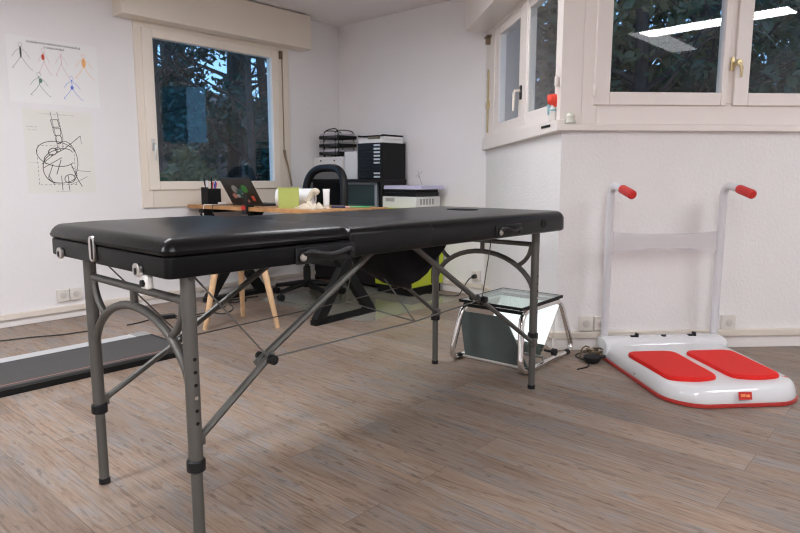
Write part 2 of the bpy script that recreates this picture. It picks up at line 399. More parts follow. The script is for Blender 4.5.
def leg(x, y, zring, holes_dir):
    g = obj('leg', TB().tube([T(x,y,zring), T(x,y,.765)], .0188, 14).tube([T(x,y,.012), T(x,y,zring+.03)], .0155, 12), 'grey_metal', mt)
    obj('collar', TB().lathe([(.0185,-.017),(.0245,-.013),(.0245,.013),(.021,.017)], T(x,y,zring), 14), 'black_plastic', g)
    obj('foot_cap', TB().lathe([(.015,0),(.018,.002),(.018,.018),(.0162,.02)], T(x,y,0), 12), 'black_plastic', g)
    for k in range(6 if y < .3 else 0):
        obj('adjustment_hole', TB().lathe([(.0052,-.0005),(.0052,.0012)], T(x, y-.0186, .545-.034*k), 8, 'y'), 'steel' if k == 3 else 'black_matte', g)
legs = [(.075,.04),(.07,.641),(1.845,.098),(1.845,.695)]
for x, y in legs: leg(x, y, .258, -1)
def endframe(x, ya, yb):
    c = (ya+yb)/2; hw = (yb-ya)/2
    cb = obj('end_crossbar', TB().tube([T(x,ya,.692), T(x,yb,.692)], .0115, 10).tube([T(x,c,.69), T(x,c,.637)], .011, 10), 'grey_metal', mt)
    pts = [T(x, c + hw*cos(a)*.985, .46 + .178*max(0, sin(a))**1.12) for a in [R(180*i/20) for i in range(21)]]
    obj('arch_brace', TB().tube(pts, .0125, 10), 'grey_metal', mt)
    for sgn in (-1, 1):
        y0 = c + sgn*(hw-.022); y1 = c + sgn*(hw-.10)
        obj('corner_strut', TB().tube(bez(T(x,y0,.688), T(x, y0-sgn*.006, .615), T(x,y1,.583), 8), .0105, 10), 'grey_metal', mt)
endframe(.072, .04, .641); endframe(1.845, .098, .695)
def brace(y, foot, hinge, top, s=1):
    f0, f1 = foot; h0, h1 = hinge; t0, t1 = top
    dx, dz = (h0-f0), (h1-f1); n = math.hypot(dx, dz); ex, ez = dx/n*.02, dz/n*.02
    lo = obj('lower_brace', TB().tube([T(f0,y,f1), T(h0+ex,y,h1+ez)], .0105, 8), 'grey_metal', mt)
    obj('brace_bracket', TB().box(f0-.022-TX if s > 0 else f0-.008-TX, f0+.008-TX if s > 0 else f0+.022-TX, y-.016-TY, y+.016-TY, f1-.018, f1+.018), 'grey_metal', lo, bevel=.003)
    d2 = Vector((t0-h0, 0, t1-h1)).normalized()*.03
    obj('upper_brace', TB().tube([T(h0-d2.x, y+.022, h1-d2.z), T(t0, y+.022, t1)], .0115, 8), 'grey_metal', mt)
    k = obj('brace_knob', TB().lathe([(.008,-.034),(.014,-.032),(.014,-.014),(.007,-.012),(.007,.035),(.012,.036),(.012,.046),(.006,.047)], T(h0, y, h1), 12, 'y'), 'black_plastic', mt)
brace(.05, (.095,.325), (.315,.491), (.765,.762)); brace(.655, (.095,.282), (.378,.432), (.965,.762))
brace(.085, (1.82,.235), (1.393,.503), (.985,.762), -1); brace(.675, (1.825,.29), (1.583,.464), (1.02,.762), -1)
J1 = T(.953,.055,.488); J2 = T(1.172,.665,.447); CT = T(.97,.37,.758)
def cab(*p): obj('steel_cable', TB().tube(p, .0026, 6), 'cable', mt)
cab(T(.093,.05,.758), T(.315,.04,.491)); cab(T(.315,.05,.491), J1, T(1.393,.075,.503)); cab(T(1.47,.085,.758), T(1.393,.075,.503))
cab(T(.10,.66,.758), T(.378,.655,.432)); cab(T(.378,.655,.432), J2, T(1.583,.675,.464)); cab(T(1.5,.68,.758), T(1.583,.675,.464))
cab(J1, J2); cab(J1, CT); cab(J2, CT)
# black fabric sling under the middle
prof = [(.86,.757),(.875,.70),(.90,.66),(.95,.632),(1.0,.60),(1.055,.580),(1.10,.590),(1.15,.615),(1.19,.652),(1.24,.70),(1.27,.757)]
rings = []
for y, k in ((.15,.6),(.165,.9),(.20,1.),(.26,1.),(.31,.9),(.34,.5)):
    rings.append([T(x, y, .757-(.757-z)*k) for x, z in prof])
o = TB(); n = len(prof); vs = [p for r in rings for p in r]
o.add(vs, [(i*n+k, i*n+k+1, (i+1)*n+k+1, (i+1)*n+k) for i in range(5) for k in range(n-1)] + [tuple(range(n)), tuple(reversed(range(5*n, 6*n)))])
plab(obj('storage_sling', o, 'black_cloth', mt, sharp=80), 'black fabric pouch sagging under the middle')
# carry handles on the near side
def grip(x0, x1, zc, sag=.02, m='black_plastic'):
    pts = spline([T(x0,-.008,zc), T(x0+.02,-.022,zc+.008), T((x0+x1)/2,-.026,zc-sag*.2), T(x1-.02,-.022,zc+.006), T(x1,-.008,zc)], 5)
    g = obj('carry_handle', TB().tube(pts, .0085, 8), m, mt)
    for x in (x0, x1): obj('handle_rivet', TB().lathe([(.012,-.014),(.010,-.018),(.004,-.019)], T(x, 0, zc-.006), 12, 'y'), 'steel' if x == x0 else 'black_plastic', g)
    obj('handle_plate', TB().box(x0-.02-TX, x1+.02-TX, -.008-TY, .0-TY, zc-.026, zc+.022), 'black_plastic', g, bevel=.003)
grip(.40, .585, .783); grip(1.39, 1.53, .79)
obj('socket_eyelet', TB().lathe([(.012,-.004),(.018,-.006),(.018,-.002),(.02,.0)], T(1.735, 0, .80), 14, 'y'), 'black_matte', mt)
# fittings on the near end
o = TB().prism(rrect(.405-TY, .439-TY, .765, .838, .016), -.006-TX, .004-TX, 'x'); rp = obj('head_rail_plate', o, 'steel', mt, bevel=.002)
obj('plate_slot', TB().prism(rrect(.410-TY, .419-TY, .772, .831, .0044), -.0075-TX, -.0055-TX, 'x'), 'black_matte', rp)
for y in (.671, .145):
    o = TB().prism(rrect(y-.019-TY, y+.017-TY, .752, .787, .014), -.008-TX, .004-TX, 'x'); hk = obj('hook_plate', o, 'steel', mt, bevel=.002)
    obj('plate_slot', TB().prism(rrect(y-.006-TY, y+.005-TY, .758, .776, .005), -.0095-TX, -.0075-TX, 'x'), 'black_matte', hk)
o = TB().box(.0-TX, .022-TX, .108-TY, .142-TY, .722, .758); bs = obj('cord_stopper', o, 'plastic_white', mt, bevel=.006)
obj('stopper_button', TB().lathe([(.009,-.001),(.009,.006)], T(-.005,.121,.738), 12, 'x'), 'black_plastic', bs)

# ------------------------------------------------------------------ standing vibration / balance platform
rP = R(5); P0 = Vector((1.515, 3.02, 0)); u = Vector((cos(rP), sin(rP), 0)); v = Vector((-sin(rP), cos(rP), 0))
pf = thing('balance_platform', 'white exercise platform with two upright red-gripped poles by the wall', 'exercise machine', P0, rP)
def plan(ins, z, fr=.16, yb=.47):
    x0, x1, y0, y1 = -.36+ins, .345-ins, -.375+ins, yb-ins
    pts = []
    for (cx, cy, r, a0) in ((x0, y0, fr, 180), (x1, y0, fr, 270), (x1, y1, .04, 0), (x0, y1, .04, 90)):
        rr = max(r-ins, .01); ax_ = cx + (rr if cx == x0 else -rr); ay = cy + (rr if cy == y0 else -rr)
        for k in range(9):
            a = R(a0 + 90*k/8); px_ = ax_ + rr*cos(a); py_ = ay + rr*sin(a) - (.03*(1-((px_+.01)/.36)**2) if cy == y0 else 0)
            pts.append((px_ - (.05*max(0, (.45-py_))/.8 if px_ > 0 else 0), py_, z))
    return pts
obj('red_base', MB().loft([plan(.012,.0), plan(.0,.004), plan(0,.017), plan(.006,.02)]), 'red_edge', pf)
obj('body', MB().loft([plan(.006,.018), plan(.004,.03), plan(.012,.055), plan(.022,.074), plan(.034,.083), plan(.055,.087), plan(.09,.088)]), 'white_gloss', pf, sharp=50)
rim = MB(); prof2 = [(.33,.085),(.345,.100),(.37,.116),(.41,.121),(.455,.118),(.468,.10),(.47,.02)]
rim.loft([[(x, y*k+(1-k)*.42, .02+(z-.02)*k2) for y, z in [(.33,.02)]+prof2] for x, k, k2 in ((-.362,.85,.8),(-.355,.97,.95),(-.335,1,1),(.322,1,1),(.34,.97,.95),(.347,.85,.8))])
obj('rear_console', rim, 'white_gloss', pf, sharp=50)
def sole(x0, w0, x1, w1, y0, y1):
    out = []
    for yy, xx, ww in ((y1, x0, w0), ((y1*3+y0)/4, x0*.8+x1*.2, w0*1.0), ((y0+y1)/2, (x0+x1)/2, (w0+w1)/2*.98), ((y1+3*y0)/4, x0*.15+x1*.85, w1), (y0, x1, w1*.97)):
        out.append((xx-ww/2, xx+ww/2, yy))
    left = [(a, y) for a, b_, y in out]; right = [(b_, y) for a, b_, y in out]
    def rnd(pl):
        P = []
        m = len(pl)
        for i in range(m):
            p0, p1, p2 = Vector(pl[i-1]), Vector(pl[i]), Vector(pl[(i+1) % m])
            ra = min(.05, (p0-p1).length*.45, (p2-p1).length*.45)
            a = p1 + (p0-p1).normalized()*ra; c = p1 + (p2-p1).normalized()*ra
            for k in range(5):
                t = k/4; q = a*(1-t)**2 + p1*2*t*(1-t) + c*t*t; P.append((q.x, q.y))
        return P
    pl = rnd(left + [((out[-1][0]+out[-1][1])/2, y0-.03)] + right[::-1] + [((out[0][0]+out[0][1])/2, y1+.006)])
    cx = sum(p[0] for p in pl)/len(pl); cy = sum(p[1] for p in pl)/len(pl)
    def sc_(k, z): return [(cx+(x-cx)*k, cy+(y-cy)*k, z) for x, y in pl]
    return MB().loft([sc_(1,.085), sc_(1.0,.098), sc_(.97,.104), sc_(.9,.105), sc_(.5,.103)])
obj('foot_pad', sole(-.200,.255,-.198,.24,-.265,.168), 'red_rubber', pf)
obj('foot_pad', sole(.112,.255,.106,.245,-.265,.163), 'red_rubber', pf)
for x in (-.17, .165, ): 
    obj('clip', MB().box(x-.022, x+.022, .39, .41, .118, .127).box(x+.006, x+.018, .386, .414, .118, .140), 'black_plastic', pf, bevel=.002)
obj('button', MB().lathe([(.014,0),(.014,.006),(.01,.008)], (0,.40,.119), 12), 'black_plastic', pf)
def pole(x):
    pts = [(x, .445, .02), (x, .445, .90)] + [(x, .445-.055+.055*cos(R(a)), .90+.055*sin(R(a))) for a in (20,40,60,80,100)]
    pts += [(x+.003, .345, .945), (x+.006, .315, .938)]
    p = obj('pole', MB().tube(pts, .0205, 14), 'white_paint', pf)
    obj('hand_grip', MB().tube([(x+.005,.325,.941),(x+.007,.315,.938),(x+.012,.215,.913),(x+.012,.208,.911)], [.021,.0245,.0245,.018], 14), 'red_grip', p)
pole(-.325); pole(.322)
bd = MB(); N_ = 16; top = []; bot = []
for i in range(N_+1):
    x = -.315 + .63*i/N_; k = 1-((x)/.315)**2
    top.append((x, .705-.016*k)); bot.append((x, .588+.018*k))
bd.prism(top + bot[::-1], .443, .447, 'y'); plab(obj('cross_band', bd, 'clear_band', pf), 'translucent band between the poles')
st = obj('badge', MB().box(-.03,.03,-.0008,.0008,-.017,.017), 'red_grip', pf); st.location = (-.045,-.4005,.058); st.rotation_euler = (R(-14),0,R(0)); plab(st, 'small red badge on the front edge')
bm_ = obj('badge_mark', MB().box(-.021,.0,-.0014,-.0006,-.004,.008).box(.004,.021,-.0014,-.0006,-.006,.005), 'orange', st)
sc1 = obj('scuff_sticker', MB().prism(arc((0,0),.03,20,160,8)+arc((0,0),.02,160,20,8), -.0005, .0008), 'ink_red', pf); sc1.location = (.232,-.265,.0865)
sc2 = obj('gold_sticker', MB().box(-.02,.02,-.008,.008,0,.001), 'brass', pf); sc2.location = (-.265,-.235,.0875); sc2.rotation_euler = (0,0,R(-30))
obj('side_screw', MB().lathe([(.006,0),(.006,.003)], (-.366,-.02,.045), 8, 'x'), 'device_grey', pf)

# foot pump / coil by the platform
cp = Vector((1.045, 3.30, 0))
pd = thing('foot_bulb', 'black rubber bulb on the floor at the platform corner', 'bulb', cp)
obj('bulb', MB().lathe([(.01,0),(.036,.004),(.047,.022),(.045,.036),(.03,.048),(.01,.052)], (0,0,0), 18), 'black_plastic', pd)
obj('nozzle', MB().tube([(.03,0,.03),(.075,.01,.034)], .009, 8), 'black_plastic', pd)
pts = []
for i in range(60):
    a = i*.62; pts.append((1.03+.004*i*.45+.035*cos(a)*.9, 3.385+.03*sin(a), .035+.02*sin(a*1.3)+.012*cos(a*.7)))
tag(obj('coiled_wire', MB().tube(pts, .0045, 6), 'bronze'), 'tangle of coiled brown wire behind the black bulb', 'wire')

# ------------------------------------------------------------------ chrome podoscope stool
O_ = Vector((.605, 3.04, 0)); rQ = math.atan2(.77, .64)
ps = thing('podoscope', 'chrome tube stool with glass top and tilted mirror under it', 'podoscope', O_ + Vector((.64,.77,0))*.31 + Vector((-.77,.64,0))*.22, rQ)
QX, QY = .31, .22
def loop(y):
    r = .05; zb = .0165; zt = .318
    quad = [(0, zb), (.61, zb), (.51, zt), (.065, zt)]
    pts = []
    for i in range(4):
        p0, p1, p2 = Vector(quad[i-1]), Vector(quad[i]), Vector(quad[(i+1) % 4])
        ra = .075; a = p1+(p0-p1).normalized()*ra; c = p1+(p2-p1).normalized()*ra
        for k in range(7):
            t = k/6; q = a*(1-t)**2+p1*2*t*(1-t)+c*t*t; pts.append((q.x-QX, y-QY + (.036 if y < .2 else -.036)*(q.y-zb)/(zt-zb), q.y))
    g = obj('side_frame', MB().tube(pts, .0155, 12, closed=True), 'chrome', ps)
    for x in (.08, .53): obj('rubber_foot', MB().tube([(x-.018-QX,y-QY,.0175),(x+.018-QX,y-QY,.0175)], .0172, 12), 'black_plastic', g)
loop(.0); loop(.43)
obj('cross_tube', MB().tube([(.075-QX,.036-QY,.314),(.075-QX,.394-QY,.314)], .010, 8).tube([(.495-QX,.036-QY,.314),(.495-QX,.394-QY,.314)], .010, 8), 'black_matte', ps)
obj('glass_top', MB().box(.05-QX,.505-QX,.028-QY,.402-QY,.334,.346), 'table_glass', ps, bevel=.002)
er = MB(); er.box(.045-QX,.51-QX,.022-QY,.028-QY,.332,.347); er.box(.045-QX,.05-QX,.028-QY,.402-QY,.332,.347); er.box(.505-QX,.51-QX,.028-QY,.402-QY,.332,.347); er.box(.045-QX,.51-QX,.402-QY,.408-QY,.332,.347)
obj('edge_strip', er, 'black_matte', ps)
pn = MB(); pn.prism([(.018-QY,.012),(.412-QY,.012),(.452-QY,.266),(.165-QY,.266)], .118-QX, .128-QX, 'x'); plab(obj('front_panel', pn, 'slate', ps, bevel=.001), 'slate grey slanted panel')
obj('panel_rail', MB().tube([(.115-QX,.01-QY,.012),(.115-QX,.425-QY,.012)], .008, 8), 'steel', ps)
def slab(p1, p2, y0, y1, th):
    d = Vector((p2[0]-p1[0], p2[1]-p1[1])).normalized(); n = Vector((-d.y, d.x))*th
    q = [(p1[0],p1[1]),(p2[0],p2[1]),(p2[0]+n.x,p2[1]+n.y),(p1[0]+n.x,p1[1]+n.y)]
    m = MB(); m.add([(x,y,z) for y in (y0,y1) for x,z in q], [(0,1,2,3),(7,6,5,4),(0,4,5,1),(1,5,6,2),(2,6,7,3),(3,7,4,0)]); return m
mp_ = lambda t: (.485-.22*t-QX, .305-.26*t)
plab(obj('mirror_glow', slab(mp_(0), mp_(.78), .03-QY, .40-QY, .006), 'mirror_glow', ps), 'white panel sloping under the glass, its bright reflection put in as a glow')  # glow stands in for the mirror's bright reflection, no lamp inside
plab(obj('mirror', slab(mp_(.785), mp_(1.0), .03-QY, .40-QY, .006), 'mirror', ps), 'mirror strip at the foot of the white glowing panel')
obj('lower_rail', MB().tube([(.25-QX,0-QY,.05),(.25-QX,.43-QY,.05)], .008, 8).tube([(.25-QX,.0-QY,.05),(.25-QX,.0-QY,.018)], .006, 6).tube([(.25-QX,.43-QY,.05),(.25-QX,.43-QY,.018)], .006, 6), 'steel', ps)
obj('tilt_knob', MB().lathe([(.008,-.03),(.02,-.028),(.02,-.006),(.008,-.004),(.006,.04)], (.30-QX,-.02-QY,.075), 12, 'y'), 'black_plastic', ps)
obj('clamp', MB().lathe([(.019,-.02),(.019,.02)], (.10-QX,.394-QY,.318), 12, 'x'), 'chrome', ps)
tag(obj('mains_cable', MB().tube(spline([(.93,3.17,.004),(1.0,3.22,.004),(1.02,3.31,.004),(.99,3.42,.004),(1.05,3.5,.004)]), .0035, 6), 'cable_black'), 'short black cable on the floor beside the chrome stool', 'cable')

# ------------------------------------------------------------------ flat walkway mat on the left
l_ = Vector((cos(rA), sin(rA), 0)); n_ = Vector((sin(rA), -cos(rA), 0))
Pm = Vector((-1.605, 3.83, 0))
wk = thing('pressure_walkway', 'long flat dark grey walkway board with silver edge on the floor', 'walkway', Pm, rA)
obj('tread', MB().box(-2.6, -.02, -.545, -.10, .012, .045), 'mat_rubber', wk, bevel=.003)
obj('silver_edge', MB().prism([(0,.0),(-.10,.0),(-.10,.046),(-.012,.046)], -2.6, -.10, 'x'), 'alu', wk)
obj('corner_cap', MB().box(-.10, .0, -.10, .0, 0, .047), 'device_grey', wk, bevel=.004)
obj('side_skirt', MB().box(-2.6, 0, -.55, -.54, 0, .03).box(-.02, 0, -.55, -.08, 0, .044), 'black_matte', wk, bevel=.002)
obj('guide_line', MB().box(-2.6, -.03, -.518, -.510, .0452, .0458), 'orange_line', wk)

# ------------------------------------------------------------------ desk
Nd = Vector((-.51, 4.11, 0)); rK = math.atan2(.775, .632)          # local x = short side (towards the corner), y = long side
DZ = .783; DL = 1.575; DW = .665
dk = thing('desk', 'wooden topped desk on black crossed legs beneath the window', 'desk', Nd, rK)
obj('desk_top', MB().box(0, DW, 0, DL, DZ-.028, DZ), 'wood_desk', dk, bevel=.002)
for y in (.09, 1.36):
    g = obj('cross_leg', MB().bar((.02,y,.02),(.56,y,DZ-.05),.055,.075,(1,0,1)).bar((.56,y+.004,.02),(.02,y+.004,DZ-.05),.055,.075,(1,0,-1)), 'black_matte', dk, bevel=.002)
    obj('floor_bar', MB().box(-.015,.595,y-.0275,y+.0315,0,.035), 'black_matte', g, bevel=.002)
    obj('top_bar', MB().box(-.015,.595,y-.0275,y+.0315,DZ-.06,DZ-.029), 'black_matte', g, bevel=.002)
obj('apron_bar', MB().box(.26,.32,.1,1.36,.37,.41), 'black_matte', dk, bevel=.002)
def D(x, y, z=0): 
    p = Nd + Vector((cos(rK),sin(rK),0))*x + Vector((-sin(rK),cos(rK),0))*y; return Vector((p.x, p.y, DZ+z))
# pen cup
pc = thing('pen_cup', 'black mesh pen cup on the left end of the desk', 'pen holder', D(.10, 1.385), rK)
o = MB(); 
for k in range(3):
    xx = -.03+.06*(k if k < 2 else .5); 
o.ring(-.05,.05,0,.115,-.047,.047,.004,.115,-.04,-.037).ring(-.05,.05,0,.115,-.047,.047,.004,.115,.037,.04)
cup = MB().box(-.05,.05,-.04,.04,0,.004).box(-.05,-.047,-.04,.04,0,.125).box(.047,.05,-.04,.04,0,.115).box(-.05,.05,-.04,-.037,0,.115).box(-.05,.05,.037,.04,0,.115).box(-.002,.002,-.04,.04,0,.10)
cup.v = [(x*1.2, y*1.2, z*1.12) for x, y, z in cup.v]; obj('cup', cup, 'black_matte', pc)
pens = [('black_plastic',-.03,.01,.165,-.2),('black_plastic',-.015,-.02,.17,.05),('pen_red',.0,.012,.14,.2),('pen_white',-.035,-.012,.15,-.1),('pen_blue',.02,-.01,.145,.15),('pen_red',.03,.02,.135,.3),('pen_white',.012,.0,.15,.25),('pen_blue',.036,-.02,.13,-.05)]
cols = {'black_plastic':'black','pen_red':'red','pen_white':'white','pen_blue':'blue'}
wher = ['tallest at the left of','upright behind the front of','in the middle of','at the left front of','leaning right in','short at the right of','leaning from the middle of','at the right front of']
for i, (m, x, y, h_, t) in enumerate(pens):
    e = thing('pen', cols[m] + ' pen ' + wher[i] + ' the black mesh cup', 'pen', D(.10, 1.385, .006), rK, 'pens in the mesh cup')
    tx = t*.12
    obj('barrel', MB().tube([(x*.8,y,0),(x*.8+tx*.94,y,h_*.94)], .0045, 8), m, e)
    obj('cap', MB().tube([(x*.8+tx*.92,y,h_*.92),(x*.8+tx*1.25,y,h_*1.25)], .0055, 8), m, e)
# laptop, open towards the far side, its lid towards us
lp = thing('laptop', 'black laptop with stickered lid open on the desk', 'laptop', D(.17, 1.02), rK)
obj('base', MB().box(0,.24,-.20,.18,0,.016), 'laptop', lp, bevel=.003)
lid = obj('lid', MB().box(-.004,.004,-.20,.18,0,.235), 'laptop', lp, bevel=.003); lid.location = (.0,0,.014); lid.rotation_euler = (0, R(-31), 0)
obj('screen', MB().box(.0042,.005,-.165,.165,.02,.22), 'screen', lid)
def stick(nm, y, z, r, m, sq=0):
    if sq: o = MB().box(-.0055,-.004,y-r,y+r,z-sq,z+sq)
    else: o = MB().lathe([(r,-.0055),(r,-.004)], (0,y,z), 16, 'x')
    return plab(obj('sticker', o, m, lid), nm)
stick('pink round sticker', .085, .075, .024, 'sticker_pink'); stick('grey dome sticker', .045, .135, .035, 'sticker_grey'); stick('green blob sticker', -.075, .14, .035, 'sticker_green')
stick('white square sticker', .035, .075, .018, 'pen_white', .014); stick('dark teal sticker', .0, .10, .045, 'sticker_teal', .04); stick('small white sticker', -.03, .07, .010, 'pen_white', .03)
stick('orange dot sticker', -.055, .03, .014, 'sticker_pink'); stick('red streak sticker', -.13, .055, .016, 'ink_red', .022)
# clamp hanging at the desk edge
ck = thing('desk_clamp', 'small black and red clamp gripping the desk edge by the laptop', 'clamp', D(0, .80, .0), rK)
obj('jaw', MB().box(-.02,.05,-.025,.025,.0005,.02).box(-.024,-.002,-.025,.025,-.05,.02).box(-.02,.05,-.02,.02,-.05,-.03), 'black_plastic', ck, bevel=.003)
obj('screw', MB().tube([(.02,0,-.075),(.02,0,-.05)], .008, 8).lathe([(.02,-.085),(.02,-.07)], (.02,0,0), 10), 'black_plastic', ck)
obj('red_sleeve', MB().box(-.028,-.0245,-.02,.028,-.02,.012), 'red_grip', ck, bevel=.001)
obj('arm', MB().tube([(0,0,.018),(-.005,-.005,.06),(-.008,.01,.10)], .012, 8), 'black_plastic', ck)
tag(obj('white_cable', MB().tube(spline([D(.17,1.24,.004),D(.08,1.29,.004),D(.012,1.33,.004),D(-.006,1.335,-.006),D(-.01,1.34,-.12),D(.03,1.35,-.3)]), .0035, 6), 'plastic_white'), 'white cable hanging over the desk edge beside the pen cup', 'cable')
tag(obj('black_cable', MB().tube(spline([D(.2,1.215,.004),D(.1,1.22,.004),D(.012,1.215,.004),D(-.006,1.215,-.006),D(-.008,1.22,-.12),D(.03,1.24,-.3)]), .003, 6), 'cable_black'), 'thin black cable hanging over the desk edge left of the laptop', 'cable')
tag(obj('charger_plug', MB().box(-.03,.03,-.02,.02,0,.022), 'plastic_white', loc=D(.12,1.27), rotz=rK, bevel=.006), 'small white charger lying between pen cup and laptop', 'charger')
# lime holder
lf = thing('file_holder', 'translucent lime green box holder standing on the desk', 'file holder', D(.11, .455), R(8))
obj('holder_body', MB().box(-.072,.072,-.03,-.028,0,.145).box(-.072,.072,.028,.03,0,.145).box(-.072,-.070,-.028,.028,0,.145).box(.070,.072,-.028,.028,0,.145).box(-.07,.07,-.028,.028,0,.003), 'lime_clear', lf)
obj('holder_rim', MB().ring(-.075,.075,.139,.149,-.07,.07,.1395,.1485,-.033,.033), 'lime_plastic', lf)
# paper roll
pr = thing('paper_roll', 'white paper roll lying on the desk behind the lime holder', 'paper roll', D(.26, .55), R(84))
obj('roll', MB().lathe([(.02,-.14),(.066,-.14),(.068,-.136),(.068,.136),(.066,.14),(.02,.14)], (0,0,.068), 28, 'y'), 'paper', pr)
obj('core', MB().lathe([(.018,-.1405),(.022,-.1405),(.022,-.142),(.018,-.142)], (0,0,.068), 16, 'y'), 'device_grey', pr)
# crumpled cloth
random.seed(3)
def crumple(nx, ny, sx, sy, h, seed):
    rnd = random.Random(seed); o = MB(); ph = [rnd.uniform(0,6.28) for _ in range(8)]
    top = []
    for i in range(nx+1):
        for j in range(ny+1):
            a = i/nx*2-1; b_ = j/ny*2-1; k = max(0, 1-(a*a+b_*b_)/1.5)
            z = h*(.25+.75*k)*(.55+.45*sin(a*5+ph[0]+b_*3))*(.6+.4*sin(b_*7+ph[1]-a*2)) + .008
            top.append((a*sx*(1+.12*sin(b_*5+ph[2])), b_*sy*(1+.12*sin(a*6+ph[3])), z))
    n = len(top); w_ = ny+1
    vs = top + [(x, y, .0005) for x, y, z in top]
    fs = [(i*w_+j, (i+1)*w_+j, (i+1)*w_+j+1, i*w_+j+1) for i in range(nx) for j in range(ny)]
    fs += [tuple(n+q for q in reversed(f)) for f in fs]
    per = [i*w_ for i in range(nx)] + [nx*w_+j for j in range(ny)] + [i*w_+ny for i in range(nx, 0, -1)] + [j for j in range(ny, 0, -1)]
    for k in range(len(per)):
        a, b_ = per[k], per[(k+1) % len(per)]; fs.append((a, a+n, b_+n, b_))
    return o.add(vs, fs)
tag(obj('cloth', crumple(16,16,.07,.10,.055,2), 'cloth_cream', loc=D(.14,.255), rotz=rK, sharp=80), 'crumpled cream cloth lying at the desk corner', 'cloth')
bz = obj('cloth_strip', MB().tube(spline([D(.16,.31,.05),D(.17,.285,.10),D(.18,.26,.125),D(.19,.235,.11)]), [.02]*18+[.018], 8), 'cloth_cream')
tag(bz, 'cream cloth roll standing out of the crumpled cloth', 'cloth roll')
tag(obj('tube_bottle', MB().loft([[(.022*cos(a)*k, .022*sin(a)*k*f, z) for a in [2*pi*i/14 for i in range(14)]] for z, k, f in ((0,.8,1),(.015,.8,1),(.016,1,1),(.09,1.05,.6),(.135,1.2,.06))]), 'paper', loc=D(.33,.30), rotz=0), 'white squeeze tube standing upright beside the cream cloth', 'tube')
tag(obj('marker', MB().tube([(-.05,0,.008),(.05,0,.008)], .008, 8), 'navy', loc=D(.36,.21), rotz=0), 'dark marker pen lying near the desk corner', 'pen')
tag(obj('pink_eraser', MB().box(-.04,.04,-.008,.008,0,.012), 'ink_pink', loc=D(.40,.19,0), rotz=R(10), bevel=.002), 'pale pink strip lying behind the dark marker pen', 'eraser')
tag(obj('green_pencil', MB().tube([(-.085,0,.005),(.085,0,.005)], .005, 6), 'green_pencil', loc=D(.48,.13), rotz=0), 'green pencil lying near the right end of the desk', 'pencil')

# ------------------------------------------------------------------ three-legged stool behind the table
stl = thing('wooden_stool', 'stool on three pale wooden legs behind the massage table', 'stool', (-1.085, 4.20, 0), 0)
obj('seat', MB().lathe([(.02,.445),(.15,.447),(.165,.455),(.168,.468),(.16,.48),(.05,.484),(.01,.484)], (0,0,0), 28), 'pine', stl)
for p in ((-1.292,4.039),(-1.145,4.462),(-.819,4.095)):
    q = Vector((p[0]+1.085, p[1]-4.20, 0)); obj('leg', MB().tube([q, q*.62+Vector((0,0,.45))], [.016,.024], 12), 'pine', stl)

# ------------------------------------------------------------------ office chair
CH = Vector((-.79, 5.25, 0))
oc = thing('office_chair', 'black office chair with mesh back behind the desk', 'office chair', CH, rK)   # local +x = away from the desk
for k in range(5):
    a = R(72*k+38); d = Vector((cos(a), sin(a), 0))
    g = obj('base_arm', MB().tube([d*.03+Vector((0,0,.115)), d*.3+Vector((0,0,.075))], [.026,.016], 8), 'black_plastic', oc)
    obj('caster', MB().lathe([(.008,-.022),(.028,-.02),(.028,-.004),(.012,-.003),(.012,.003),(.028,.004),(.028,.02),(.008,.022)], d*.3+Vector((0,0,.0285)), 14, 'y').tube([d*.3+Vector((0,0,.03)), d*.3+Vector((0,0,.075))], .008, 6), 'black_plastic', g)
obj('column', MB().lathe([(.032,.08),(.032,.25),(.02,.26),(.02,.43)], (0,0,0), 14), 'black_plastic', oc)
obj('seat', MB().cushion(-.24,.22,-.25,.25,.43,.52,rt=.03,rb=.02,rc=(.09,.06,.06,.09)), 'black_cloth', oc)
def backpt(y, z): return Vector((.24 + .06*(z-.6) - .10*(y/.25)**2*.4, y, z))
fr = [backpt(.225*sgnpow if False else y, z) for y, z in
      [(-.0+.238*math.copysign(abs(cos(a))**.62, cos(a)), .82+.262*math.copysign(abs(sin(a))**.75, sin(a))) for a in [2*pi*i/36 for i in range(36)]]]
obj('back_frame', MB().tube(fr, .034, 10, closed=True), 'black_plastic', oc)
me_ = MB(); cols_ = 9; rows = 10; vs = []
for j in range(rows+1):
    z = .575+.49*j/rows; hw = .225*max(.05, 1-abs((z-.82)/.262)**2.6)**.5
    for i in range(cols_+1): vs.append(backpt(-hw+2*hw*i/cols_, z) + Vector((-.005,0,0)))
me_.add(vs, [(j*(cols_+1)+i, j*(cols_+1)+i+1, (j+1)*(cols_+1)+i+1, (j+1)*(cols_+1)+i) for j in range(rows) for i in range(cols_)])
obj('back_mesh', me_, 'chair_mesh', oc)
obj('lumbar_bar', MB().tube([backpt(-.215,.975)+Vector((.02,0,0)), backpt(0,.965)+Vector((.05,0,0)), backpt(.215,.975)+Vector((.02,0,0))], .013, 8), 'black_plastic', oc)
obj('back_support', MB().tube([(.05,0,.44),(.26,0,.44),(.30,0,.6),(.295,0,.72)], .022, 8), 'black_plastic', oc)
# transparent floor mat under the chair
E1 = Vector((cos(rA), sin(rA), 0)); 
fm = Vector((-.245, 4.25, 0))
tag(obj('floor_protector', MB().prism(rrect(0,1.15,0,1.25,.05), .0005, .003), 'floor_mat', loc=fm, rotz=rA), 'clear plastic floor mat under the office chair', 'floor mat')

